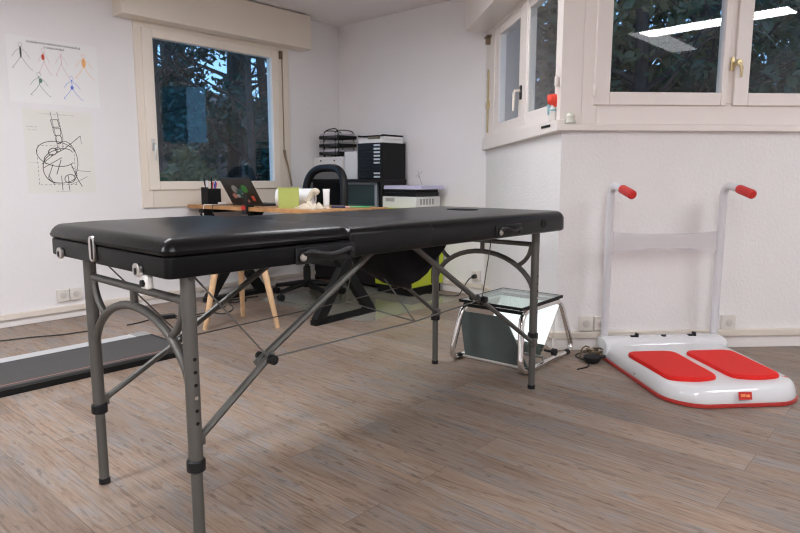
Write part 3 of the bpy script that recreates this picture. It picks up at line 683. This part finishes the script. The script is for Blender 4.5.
# ------------------------------------------------------------------ black shelf unit along the back wall
BT = .985
def boxB(name, m, t0, t1, o0, o1, z0, z1, parent=None, bevel=.003):
    return obj(name, MB().box(t0, t1, -o1, -o0, z0, z1), m, parent, bevel=bevel)
bc = thing('shelf_unit', 'black open shelf unit in the far corner of the room', 'shelf unit', AB + Vector((.0001,0,0)), rB)
boxB('top_board', 'dark_wood', .015, .93, .034, .375, BT-.03, BT, bc); boxB('worktop', 'dark_wood', .04, .905, .034, .37, .57, .60, bc)
boxB('side_panel', 'dark_wood', .015, .04, .034, .37, 0, BT-.03, bc); boxB('side_panel', 'dark_wood', .905, .93, .034, .37, 0, BT-.03, bc)
boxB('back_panel', 'dark_wood', .04, .905, .034, .045, .06, BT-.03, bc); boxB('door', 'dark_wood', .045, .47, .352, .37, .03, .568, bc); boxB('door', 'dark_wood', .475, .90, .352, .37, .03, .568, bc)
# drawer cabinet
dc = thing('drawer_cabinet', 'black drawer cabinet with pale labels on the shelf unit', 'drawer cabinet', atB(.775, .2, BT), rB)
obj('cabinet_body', MB().box(-.155,.155,-.15,.15,0,.318), 'black_matte', dc, bevel=.003)
for k in range(10):
    z = .008+.0305*k
    g = obj('drawer', MB().box(-.148,.148,-.162,-.15,z,z+.027), 'black_plastic', dc, bevel=.002)
    if k not in (2, 3): obj('drawer_label', MB().box(.055,.13,-.1632,-.1618,z+.006,z+.021), 'label_pale', g)
    obj('drawer_pull', MB().box(-.05,.02,-.168,-.162,z+.008,z+.013), 'black_matte', g)
# paper stack on the drawer cabinet
tag(obj('paper_stack', MB().box(-.15,.14,-.145,.13,0,.032), 'paper', loc=atB(.775,.2,BT+.3185), rotz=rB, bevel=.002), 'white paper stack on top of the black drawer cabinet', 'paper stack')
tag(obj('brown_folder', MB().box(-.03,.10,-.15,.12,0,.022), 'bronze', loc=atB(.775,.2,BT+.351), rotz=rB, bevel=.002), 'thin brown folder pile lying beneath the black tray', 'folder')
tag(obj('small_white_box', MB().box(.10,.15,-.13,.12,0,.022), 'device_white', loc=atB(.776,.2,BT+.351), rotz=rB, bevel=.002), 'narrow white box on the paper stack at its right edge', 'box') 
tag(obj('black_tray', MB().box(-.15,.145,-.155,.13,0,.010).box(-.15,-.146,-.155,.13,.01,.016).box(.141,.145,-.155,.13,.01,.016), 'black_matte', loc=atB(.775,.2,BT+.3735), rotz=rB, bevel=.002), 'flat black tray topping the pile above the drawer cabinet', 'tray')
# white boxes and letter tray
wb = thing('file_box', 'low white storage box at the left of the shelf unit', 'box', atB(.24, .22, BT), rB)
obj('box_body', MB().box(-.215,.17,-.14,.14,0,.20), 'device_white', wb, bevel=.003)
obj('lid', MB().box(-.218,.173,-.143,.143,.186,.206), 'device_white', wb, bevel=.003)
for x in (-.11, .08): obj('latch', MB().lathe([(.007,-.006),(.007,.0)], (x,-.143,.172), 8, 'y'), 'black_matte', wb)
wb2 = tag(obj('white_carton', MB().box(-.085,.085,-.13,.13,0,.25), 'device_white', loc=atB(.505,.2,BT), rotz=rB, bevel=.003), 'taller white carton next to the black drawer cabinet', 'box')
lt = thing('letter_tray', 'black wire letter tray with papers on the white storage box', 'letter tray', atB(.25, .22, BT+.2065), rB)
for k in range(3):
    z = .02+.075*k; g = obj('tray_level', MB().box(-.165,.10,-.12,.12,z,z+.004).box(-.165,.10,-.122,-.119,z,z+.03).box(-.165,-.162,-.12,.12,z,z+.03).box(.097,.10,-.12,.12,z,z+.03), 'black_matte', lt)
    obj('papers', MB().box(-.155,.085,-.122,.112,z+.005,z+.05), 'tray_paper' if k != 1 else 'device_grey', g)
for x in (-.10, .06):
    obj('wire_hoop', MB().tube(spline([(x,-.12,.0),(x,-.122,.15),(x,-.11,.235),(x,-.05,.25),(x,.05,.25),(x,.11,.235),(x,.122,.15),(x,.12,0)],5), .005, 6), 'black_plastic', lt)
obj('wire_hoop', MB().tube(spline([(-.10,-.11,.0),(-.10,-.115,.2),(-.07,-.118,.245),(.03,-.118,.262),(.08,-.118,.25),(.095,-.115,.2),(.095,-.11,0)],5), .005, 6), 'black_plastic', lt)
# monitor standing in the open shelf
mo = thing('monitor', 'silver framed screen standing in the black shelf unit', 'monitor', atB(.60, .30, .60), rB)
obj('bezel', MB().ring(-.215,.215,.06,.365,-.185,.185,.09,.335,-.01,.015), 'silver', mo, bevel=.003)
obj('screen', MB().box(-.186,.186,-.004,.008,.089,.336), 'screen', mo)
obj('screen_green_band', MB().box(-.18,.18,-.0048,-.0042,.095,.15), 'screen_green', mo)  # flat green band across the lower screen
obj('stand', MB().lathe([(.10,0),(.10,.008),(.02,.014),(.02,.07)], (0,.02,0), 16), 'silver', mo)
# lime cabinet
lc = thing('lime_cabinet', 'bright lime green cabinet on a black plinth by the back wall', 'cabinet', atB(1.15, .25, 0), rB)
obj('plinth', MB().box(-.195,.195,-.20,.2,0,.075), 'black_matte', lc, bevel=.003)
obj('body', MB().box(-.21,.21,-.22,.22,.075,.74), 'lime', lc, bevel=.006)
obj('door', MB().box(-.19,.19,-.232,-.22,.10,.72), 'lime', lc, bevel=.004)
obj('edge_profile', MB().box(.2105,.214,.05,.06,.09,.73), 'black_matte', lc)
pt = thing('printer', 'white office printer on the lime green cabinet', 'printer', atB(1.145, .225, .74), rB)
obj('printer_body', MB().box(-.19,.19,-.16,.17,0,.098), 'device_white', pt, bevel=.004)
obj('vent_label', MB().box(-.15,-.05,-.1615,-.1598,.055,.085), 'ink_light', pt)
for k in range(5): obj('vent', MB().box(.1895,.1912,-.10+.04*k,-.08+.04*k,.03,.08), 'device_grey', pt)
sn = thing('scanner', 'flat dark scanner on the white printer', 'scanner', atB(1.145, .225, .8385), rB)
obj('scanner_bed', MB().box(-.18,.185,-.155,.16,0,.035), 'black_plastic', sn, bevel=.004)
obj('scanner_lid', MB().box(-.175,.18,-.15,.155,.0355,.062), 'black_matte', sn, bevel=.004)
tag(obj('lilac_folders', MB().box(-.18,.25,-.15,.165,0,.014).box(-.175,.24,-.147,.16,.0145,.030), 'paper_lilac', loc=atB(1.14,.225,.9008), rotz=rB, bevel=.001), 'lilac paper folders piled on the dark scanner', 'folder')
tag(obj('wire_sprig', MB().tube(spline([(0,0,0),(-.01,0,.03),(-.045,.01,.09),(-.055,.01,.13)]), .002, 5).tube(spline([(-.03,.005,.065),(-.07,.02,.085),(-.085,.02,.08)]), .002, 5).tube([(-.045,.01,.09),(-.015,.02,.12)], .002, 5), 'sticker_grey', loc=atB(1.25,.2,.9312), rotz=rB), 'thin grey wire sprig standing on the lilac folders', 'wire')

# ------------------------------------------------------------------ wall sockets
def socket(label, o, rot, t, z, n=1, off=0):
    s = thing('wall_socket', label, 'socket', at(o, rot, t, off, z), rot)
    for k in range(n):
        x = (k-(n-1)/2)*.088
        g = obj('face_plate', MB().box(x-.042,x+.042,-.022,0,-.043,.043), 'socket_beige', s, bevel=.005)
        obj('socket_insert', MB().lathe([(.02,-.0245),(.022,-.0235),(.022,-.0215),(.018,-.0215)], (x,0,0), 16, 'y').lathe([(.017,-.0222),(.017,-.0214)], (x,0,0), 12, 'y'), 'socket_dark', g)
        obj('pin_hole', MB().box(x-.012,x-.007,-.0236,-.022,-.003,.003).box(x+.007,x+.012,-.0236,-.022,-.003,.003).box(x-.002,x+.002,-.0236,-.022,-.012,-.008), 'black_matte', g)
    return s
socket('double white wall socket on the left wall above the baseboard', AB, rA, -2.668, .168, 2, .0)
socket('white wall socket beside the corner behind the chrome stool', CD, rD, .177, .158)
socket('white wall socket just left of the platform pole', CD, rD, .268, .157)
socket('white wall socket right of the platform poles', CD, rD, 1.037, .152)
socket('white wall socket with a black plug on the back wall', AB, rB, 1.70, .165)
tag(obj('power_plug', MB().lathe([(.018,-.06),(.02,-.03),(.02,-.023)], (0,0,0), 12, 'y').tube(spline([(0,-.055,0),(-.02,-.09,-.02),(-.06,-.12,-.10),(-.08,-.16,-.155),(-.16,-.22,-.158),(-.36,-.24,-.159)]), .0045, 6), 'cable_black', loc=atB(1.70,.0,.165), rotz=rB), 'black plug and cable in the back wall socket', 'plug')

# ------------------------------------------------------------------ posters on the left wall
def seg(o, pts, wd, y=-.0016):   # flat ribbon drawn on a poster
    pts = [Vector((p[0], p[1])) for p in pts]
    for a, b_ in zip(pts[:-1], pts[1:]):
        d = (b_-a)
        if d.length < 1e-6: continue
        n = Vector((-d.y, d.x)).normalized()*wd/2; d = d.normalized()*wd*.25; a = a-d; b_ = b_+d
        o.add([(a.x-n.x,y,a.y-n.y),(b_.x-n.x,y,b_.y-n.y),(b_.x+n.x,y,b_.y+n.y),(a.x+n.x,y,a.y+n.y)], [(0,1,2,3)])
p1 = thing('poster', 'white poster with six small coloured human figures, upper of two', 'poster', atA(-2.65, .002, 1.497), rA)
obj('sheet', MB().box(-.29,.29,-.001,.0,0,.428), 'paper', p1)
rnd = random.Random(11)
ttl = MB()
def scribble(o, x0, x1, z, h_):
    x = x0
    while x < x1:
        w_ = rnd.uniform(.006,.011); seg(o, [(x,z),(x+w_*.4,z+h_)], .0022); seg(o, [(x+w_*.4,z+h_*.6),(x+w_*.8,z+h_*.1)], .0022); x += w_+ (.006 if rnd.random() < .2 else .001)
scribble(ttl, -.165, .175, .392, .015); scribble(ttl, -.06, .075, .368, .013)
obj('title_print', ttl, 'ink', p1)
def figure(cx, z0, h_, walk, m, blob):
    o = MB(); a = walk
    hd = [(cx+.011*cos(t), z0+h_*.93+.015*sin(t)) for t in [2*pi*i/10 for i in range(11)]]
    seg(o, hd, .002); seg(o, [(cx,z0+h_*.87),(cx+.002,z0+h_*.5)], .004)
    for s in (-1,1):
        seg(o, [(cx,z0+h_*.82),(cx+s*a*.6,z0+h_*.66),(cx+s*a*.95,z0+h_*.46)], .0022)
        seg(o, [(cx,z0+h_*.5),(cx+s*a*.45,z0+h_*.26),(cx+s*a*1.0,z0+.004),(cx+s*a*1.0+.012,z0)], .0026)
    o.v = o.v; obj('figure_print', o, m, p1)
    if blob:
        q = MB(); bx, bz, bw, bh, bm = blob
        q.add([(cx+bx+bw*cos(t), -.0022, z0+h_*bz+bh*sin(t)) for t in [2*pi*i/12 for i in range(12)]], [tuple(range(12))]); obj('figure_print', q, bm, p1)
figure(-.205, .215, .165, .055, 'ink_fig', (0,.66,.006,.04,'ink'))
figure(-.065, .20, .165, .035, 'ink_pink', (-.005,.66,.010,.020,'ink_red'))
figure(.045, .195, .17, .040, 'ink_pink', None)
figure(.195, .195, .165, .06, 'ink_orange', (0,.66,.014,.032,'ink_orange'))
figure(-.105, .05, .15, .058, 'ink_green', (.01,.68,.010,.017,'ink_green'))
figure(.105, .045, .155, .058, 'ink_blue', (0,.52,.011,.014,'ink_blue'))
p2 = thing('poster', 'cream poster with a black line drawing, lower of two', 'poster', atA(-2.648, .002, .892), rA)
obj('sheet', MB().box(-.225,.222,-.001,.0,0,.565), 'paper_cream', p2)
o = MB()
_seg0 = seg
def seg(o, pts, wd, y=-.0016): _seg0(o, pts, wd*.85, y)
def ell(cx, cz, rx, rz, a0=0, a1=360, tilt=0, wd=.005, n=24):
    pts = []
    for i in range(n+1):
        t = R(a0+(a1-a0)*i/n); x, z = rx*cos(t), rz*sin(t); k = R(tilt); pts.append((cx+x*cos(k)-z*sin(k), cz+x*sin(k)+z*cos(k)))
    seg(o, pts, wd)
for sx in (-.055, .0): seg(o, [(-.01+sx*.8, .555), (.005+sx*.8+.012, .38), (.012+sx*.6, .30)], .004)
seg(o, [(-.055,.50),(-.01,.505),(.0,.455),(-.045,.45),(-.055,.50)], .005); seg(o, [(-.045,.44),(.005,.445),(.005,.40),(-.035,.395),(-.045,.44)], .004); ell(-.01,.37,.02,.03)
ell(-.03,.27,.13,.085,25,330,-8,.0055); ell(-.02,.25,.10,.05,0,200,20,.006); ell(.03,.23,.075,.13,-60,120,5,.005); ell(-.04,.17,.085,.10,100,280,0,.006); ell(.0,.12,.095,.05,150,380,8,.005)
ell(-.055,.285,.03,.022,0,360,30,.007); ell(-.02,.30,.018,.014); ell(.045,.10,.035,.028,0,360,20,.006)
seg(o, [(-.13,.20),(-.05,.265),(.02,.305),(.135,.40)], .005); seg(o, [(.135,.40),(.14,.345)], .003); seg(o, [(-.12,.175),(.0,.245)], .005)
seg(o, [(.06,.18),(.11,.155),(.19,.15)], .003); seg(o, [(.05,.06),(.10,.08),(.165,.115)], .003); seg(o, [(.06,.20),(.10,.09),(.125,.045)], .006); seg(o, [(-.06,.20),(-.09,.12),(-.06,.06)], .005); seg(o, [(-.005,.23),(-.04,.13)], .006)
for x in (-.01, .035): seg(o, [(x,.12),(x+.002,-.0+.02)], .005)
for k in range(9):
    z = .06+.028*k
    seg(o, [(-.155,z),(-.155,z+.016)], .0028); seg(o, [(.085,z),(.085,z+.016)], .0028)
for k in range(9): seg(o, [(-.15+.028*k,.058),(-.134+.028*k,.058)], .0028); seg(o, [(-.15+.026*k,.325),(-.136+.026*k,.325)], .0028)
o2 = MB(); rnd = random.Random(4); seg(o2, [(-.21,.21),(-.15,.21)], .002)
scribble(o2, -.12, .10, .535, .008); scribble(o2, -.21, -.14, .445, .007); scribble(o2, -.20, -.15, .425, .007); scribble(o2, -.05, .04, .008, .007)
obj('line_drawing', o, 'ink', p2); obj('caption_print', o2, 'ink_light', p2)

# ------------------------------------------------------------------ things at the bay ledge corner
FS = .78
fg = thing('figurine', 'small white and blue figurine with red flower top on the window ledge corner', 'figurine', atC(1.618, .031, 1.318), 0)
obj('body', MB().lathe([(.026,0),(.030,.01),(.026,.035),(.030,.06),(.022,.08),(.012,.085)], (0,0,0), 16), 'fig_white', fg)
obj('blue_band', MB().lathe([(.0265,.050),(.0312,.056),(.0312,.062),(.029,.066)], (0,0,0), 16).lathe([(.003,.03),(.012,.04),(.012,.085),(.004,.10)], (-.026,-.004,0), 8), 'fig_teal', fg)
rd = MB()
for x, y, z, r in ((-.012,-.01,.115,.026),(.014,-.006,.12,.026),(0,.012,.125,.025),(-.02,.006,.13,.016),(.016,-.012,.098,.02),(.02,.008,.135,.014)):
    rd.lathe([(r*sin(R(a)) + .0005, z - r*1.1*cos(R(a))) for a in range(0,181,20)], (x,y,0), 12)
rd.v = [(x*.86, y*FS, z) for x, y, z in rd.v]
obj('red_flower', rd, 'fig_red', fg)
for ch in fg.children:
    if 'flower' not in ch.name: ch.scale = (FS, FS, 1)
rk = tag(obj('pale_stone', MB().lathe([(.02,0),(.028,.01),(.022,.03),(.026,.045),(.012,.062)], (0,0,0), 9).lathe([(.012,.0),(.018,.012),(.008,.03)], (.03,.012,0), 8), 'fig_green', loc=atD(.035,.026,1.2925), rotz=.4), 'pale greenish stone ornament beside the red topped figurine', 'ornament')
tag(obj('dark_vent_slot', MB().box(1.475,1.625,-.0460,-.0421,1.285,1.299), 'black_matte', loc=BC, rotz=rC, bevel=.001), 'thin dark slot strip on the ledge below the figurine', 'strip')

# ------------------------------------------------------------------ floor cables near the desk
def fcable(pts, label, r=.0045): return tag(obj('floor_cable', MB().tube(spline([Vector((x, y, r)) for x, y in pts], 6), r, 6), 'cable_black'), label, 'cable')
fcable([(-2.75,3.62),(-2.5,3.72),(-2.32,3.83),(-2.16,3.90),(-2.06,3.98),(-1.96,4.02)], 'black cable on the floor behind the walkway, left stretch')
fcable([(-1.86,4.16),(-1.80,4.25),(-1.74,4.42),(-1.66,4.47),(-1.58,4.42),(-1.45,4.55),(-1.36,4.78)], 'black cable curling on the floor under the near end of the table')
fcable([(-1.60,4.36),(-1.48,4.40),(-1.40,4.55),(-1.3,4.52),(-1.28,4.7),(-1.38,5.0),(-1.2,5.2)], 'black cable looping beneath the stool')
tag(obj('plug_adapter', MB().box(-.05,.05,-.03,.03,0,.03), 'black_plastic', loc=(-1.665,4.385,0), rotz=.5, bevel=.005), 'small black power adapter lying among the floor cables', 'adapter')
tag(obj('cable_coil', MB().tube([(-1.33+.075*cos(a)+.01*sin(3*a), 4.98+.06*sin(a), .008+.003*(a % 2)) for a in [i*.35 for i in range(50)]], .005, 6), 'cable_black'), 'black cable coil on the floor under the desk', 'cable')

# ------------------------------------------------------------------ ceiling lights
def lamp(label, c, rz, glow='b', w_=.13, l2=.62, z=2.35):
    t = thing('ceiling_light', label, 'ceiling light', (c[0], c[1], z), rz)
    obj('housing', MB().box(-l2-.01,l2+.01,-w_-.01,w_+.01,.006,.06), 'lamp_body', t, bevel=.004)
    obj('diffuser', MB().box(-l2,l2,-w_,w_,0,.006), 'lamp_glow_'+glow, t)
    for x in (-.4,.4) if z < 2.4 else (): obj('hanger', MB().tube([(x,0,.06),(x,0,CEIL-2.35)], .004, 6), 'steel', t)
lamp('lit rectangular ceiling light reflected in the right window', (3.03,1.57), R(54), 'a')
lamp('lit rectangular ceiling light above the left side of the room', (-1.45,2.75), R(48.4))
lamp('unseen ceiling light added as fill behind the camera, left of centre', (-2.7,.2), R(48.4), 'c')  # added out of view to brighten the floor and the left side
lamp('unseen ceiling light added as fill behind the camera, right of centre', (.5,-.5), R(48.4), 'c')  # added out of view to brighten the near floor
lamp('unseen ceiling light added as fill over the far end of the massage table', (-.15,3.7), R(-41.6), 'd')  # added out of view to lift the back corner and ceiling
lamp('dim ceiling panel reflected as a grey shape in the right window', (3.166,.53), R(-41), 'dim', .135, .62, CEIL-.062)

# ------------------------------------------------------------------ outdoors: bank, shrubs, trees
def gz(x, y): 
    d = max(0, y-4.2+max(0,-x-1)*.5)
    return -.35 + .19*d + .12*sin(x*1.3+y*.7) + .06*sin(x*3.1-y*2.2)
g = MB(); nx, ny = 60, 44; vs = []
for j in range(ny+1):
    for i in range(nx+1):
        x = -14+30*i/nx; y = 3.9+20*j/ny; vs.append((x, y, gz(x, y)))
keep = []
def outside(x, y):
    p = Vector((x, y, 0))
    dA = -(p-AB).dot(Vector((sin(rA),-cos(rA),0))); dB = -(p-AB).dot(Vector((sin(rB),-cos(rB),0))); dD = -(p-CD).dot(Vector((sin(rD),-cos(rD),0))); dC = -(p-BC).dot(Vector((sin(rC),-cos(rC),0)))
    return dA > .3 or dB > .3 or (dD > .16 and dC > .16)
for j in range(ny):
    for i in range(nx):
        q = [j*(nx+1)+i, j*(nx+1)+i+1, (j+1)*(nx+1)+i+1, (j+1)*(nx+1)+i]
        if all(outside(vs[k][0], vs[k][1]) for k in q): keep.append(tuple(q))
g.add(vs, keep); struct(obj('ground', g, 'earth', sharp=80))
def leaves(o, c, rad, n, size, rn):
    for _ in range(n):
        while True:
            p = Vector((rn.uniform(-1,1), rn.uniform(-1,1), rn.uniform(-1,1)))
            if p.length < 1: break
        p = Vector((p.x*rad[0], p.y*rad[1], p.z*rad[2])) + c
        a = Vector((rn.uniform(-1,1), rn.uniform(-1,1), rn.uniform(-1,1))).normalized(); b_ = a.orthogonal().normalized(); s = size*rn.uniform(.6,1.4)
        o.add([p-a*s, p+b_*s*.5, p+a*s, p-b_*s*.5], [(0,1,2,3)])
def tree(x, y, h_, r, label, seed, leaf='leaf', nl=1400, crown0=.35, spread=1.2, group='trees outside the windows', size=.055):
    rn = random.Random(seed); z0 = gz(x, y)-.1
    t = thing('tree', label, 'tree', (x, y, z0), rn.uniform(0,6))
    pts = [Vector((0,0,0))]; 
    for k in range(1, 9): pts.append(Vector((pts[-1].x+rn.uniform(-.07,.07), pts[-1].y+rn.uniform(-.07,.07), h_*k/8)))
    obj('trunk', MB().tube(pts, [r*(1-.8*k/8) for k in range(9)], 8), 'bark', t)
    br = MB(); fo = MB()
    for k in range(22):
        f = rn.uniform(.12,.97); i = min(7, int(f*8)); p = pts[i].lerp(pts[i+1], f*8-i); a = rn.uniform(0,6.28); L = spread*rn.uniform(.5,1.1)*(1.15-f*.6)
        q = p+Vector((cos(a)*L, sin(a)*L, L*rn.uniform(.25,.9))); m_ = p.lerp(q,.5)+Vector((0,0,-.06*L)); br.tube([p, m_, q], [r*.32, r*.2, r*.06], 5)
        for s_ in range(4):
            f2 = rn.uniform(.4,1); p2 = p.lerp(q, f2); a2 = a+rn.uniform(-1.2,1.2); q2 = p2+Vector((cos(a2), sin(a2), rn.uniform(-.1,.8)))*L*.45; br.tube([p2, q2], [r*.12, r*.03], 4)
            if f > crown0: leaves(fo, q2, (.32*spread,.32*spread,.25*spread), nl//44, size, rn)
    obj('branches', br, 'bark', t); 
    if fo.v: obj('foliage', fo, leaf, t, sharp=180)
    return t
def shrub(x, y, h_, w_, label, seed, leaf='leaf_teal', n=1500, size=.07):
    rn = random.Random(seed); z0 = gz(x, y)-.05; t = thing('shrub', label, 'shrub', (x, y, z0), 0, 'shrubs outside the windows')
    fo = MB()
    for k in range(9): leaves(fo, Vector((rn.uniform(-.6,.6)*w_, rn.uniform(-.4,.4)*w_, h_*rn.uniform(.2,.85))), (w_*.42,w_*.42,h_*.24), n//9, size, rn)
    st = MB()
    for k in range(6): a = rn.uniform(0,6.28); st.tube([(0,0,0),(cos(a)*.4*w_, sin(a)*.4*w_, h_*.7)], [.02,.006], 5)
    obj('stems', st, 'bark', t); obj('foliage', fo, leaf, t, sharp=180)
TREES = True
if TREES:
    ta = [(-3.35,8.6,6.5,.11,0),(-2.75,10.5,7,.12,900),(-3.1,12.5,8,.14,1100),(-2.15,8.9,6,.06,0),(-2.3,11.4,7.5,.10,900),(-4.3,12.2,8,.13,1100),(-4.9,14.5,9,.16,1400),(-3.7,15.0,9,.15,1400),(-2.9,16.0,9,.15,1400),(-1.9,13.6,8,.09,900),(-1.55,10.2,7,.07,500),(-2.6,14.0,8,.10,700),(-4.0,10.4,7,.08,500),(-5.6,16.5,9,.16,1400),(-2.0,17.5,10,.18,1500)]
    wa = ['thick bare trunk nearest the left window, toward its left side','dark leafy tree just right of the nearest trunk outside the left window','dark tall tree behind the nearest trunk outside the left window','thin bare tree nearest the left window, toward its right side','dark leafy tree right of centre outside the left window','leafy tree at the left edge of the left window view','big tree far behind at the left edge of the left window view','big tree far behind left of centre in the left window view','big tree far behind the centre of the left window view','slim tree at the right of the left window view','slim leafy tree nearest the right edge of the left window','slim tree in the middle distance of the left window view','slim leafy tree near the left edge of the left window','farthest tree at the far left of the left window view','farthest tree at the right of the left window view']
    for i, (x, y, h_, r, nl) in enumerate(ta): tree(x, y, h_, r, wa[i], 20+i, 'leaf_teal' if i % 2 else 'leaf', int(nl*1.5), .25, 1.3)
    for i, (x, y, h_, w_, lf_, lb) in enumerate([(-3.2,10.2,1.7,1.0,'leaf_teal','dark teal shrub in the centre of the left window view'),(-2.3,10.0,1.5,.8,'leaf_teal','dark teal shrub at the right of the left window view'),(-4.1,11.3,1.9,1.0,'leaf_teal','dark teal shrub at the left of the left window view'),(-2.75,8.4,.75,.5,'leaf_olive','low olive shrub nearest the left window')]):
        shrub(x, y, h_, w_, lb, 60+i, lf_, 1700)
    tb = [(1.55,7.9,5.5,.09,1800),(2.6,6.6,5.5,.10,1500),(3.6,7.4,6,.12,1800),(4.9,7.2,6,.11,1800),(4.2,9.0,7,.14,2000),(6.0,8.6,6.5,.12,2000),(3.0,9.2,7,.12,1800),(5.2,10.8,8,.15,2200),(7.2,10.5,8,.15,2200),(2.2,11.5,8,.15,2000)]
    wbl = ['dark tree seen through the slanted bay window', 'dark tree nearest behind the left pane of the right window','dark tree at the centre of the right window view','dark tree at the right end of the right window view','dark tree behind the middle mullion of the right window','dark tree farther off at the right of the right window','dark tree farther off behind the left pane of the right window','tall dark tree far behind the right window mullion','tall dark tree far off at the right end of the right window','tall dark tree far off at the left end of the right window']
    for i, (x, y, h_, r, nl) in enumerate(tb): tree(x, y, h_, r, wbl[i], 90+i, 'leaf' if i % 2 else 'leaf_olive', nl, .0, 1.5, 'trees outside the windows', .07)
    for i, (x, y, h_, w_, lb) in enumerate([(1.35,7.0,3.3,1.1,'tall dark shrub seen through the slanted bay window'),(3.1,7.8,2.2,1.2,'dark green shrub behind the left pane of the right window'),(4.6,8.2,2.4,1.3,'dark green shrub behind the right pane of the right window'),(6.3,9.6,2.6,1.5,'dark green shrub at the far right of the right window'),(3.9,10.6,3.6,1.8,'tall dark green shrub far behind the right window'),(2.0,8.8,2.4,1.3,'dark green shrub at the left end of the right window')]):
        shrub(x, y, h_, w_, lb, 120+i, 'leaf', 2200, .09)

# ------------------------------------------------------------------ world, camera, view
w = bpy.data.worlds.new('dusk_sky'); sc.world = w; w.use_nodes = True; nt = w.node_tree; bg = nt.nodes['Background']
tc = nt.nodes.new('ShaderNodeTexCoord'); sx = nt.nodes.new('ShaderNodeSeparateXYZ'); nt.links.new(tc.outputs['Generated'], sx.inputs[0])
rp = nt.nodes.new('ShaderNodeValToRGB'); nt.links.new(sx.outputs['Z'], rp.inputs['Fac'])
rp.color_ramp.elements[0].position = 0; rp.color_ramp.elements[0].color = (.26,.50,.82,1)
rp.color_ramp.elements[1].position = .5; rp.color_ramp.elements[1].color = (.12,.31,.68,1)
nt.links.new(rp.outputs['Color'], bg.inputs['Color']); bg.inputs['Strength'].default_value = 1.25

cam = bpy.data.cameras.new('camera'); co = bpy.data.objects.new('camera', cam); COL.objects.link(co)
cam.sensor_width = 36; cam.sensor_fit = 'HORIZONTAL'; cam.lens = 625/800*36
co.location = (0,0,1.0); co.rotation_euler = (pi/2 - math.atan(89/625), 0, 0)
cam.clip_start = .05; cam.dof.use_dof = True; cam.dof.focus_distance = 2.3; cam.dof.aperture_fstop = 8.0
sc.camera = co
vs_ = sc.view_settings; vs_.view_transform = 'Standard'; vs_.look = 'None'; vs_.gamma = 1; vs_.exposure = 0.84; vs_.use_curve_mapping = False
cy = sc.cycles; cy.use_denoising = True; cy.max_bounces = 10; cy.diffuse_bounces = 5; cy.glossy_bounces = 5; cy.transparent_max_bounces = 24; cy.sample_clamp_indirect = 6; cy.filter_width = 1.15
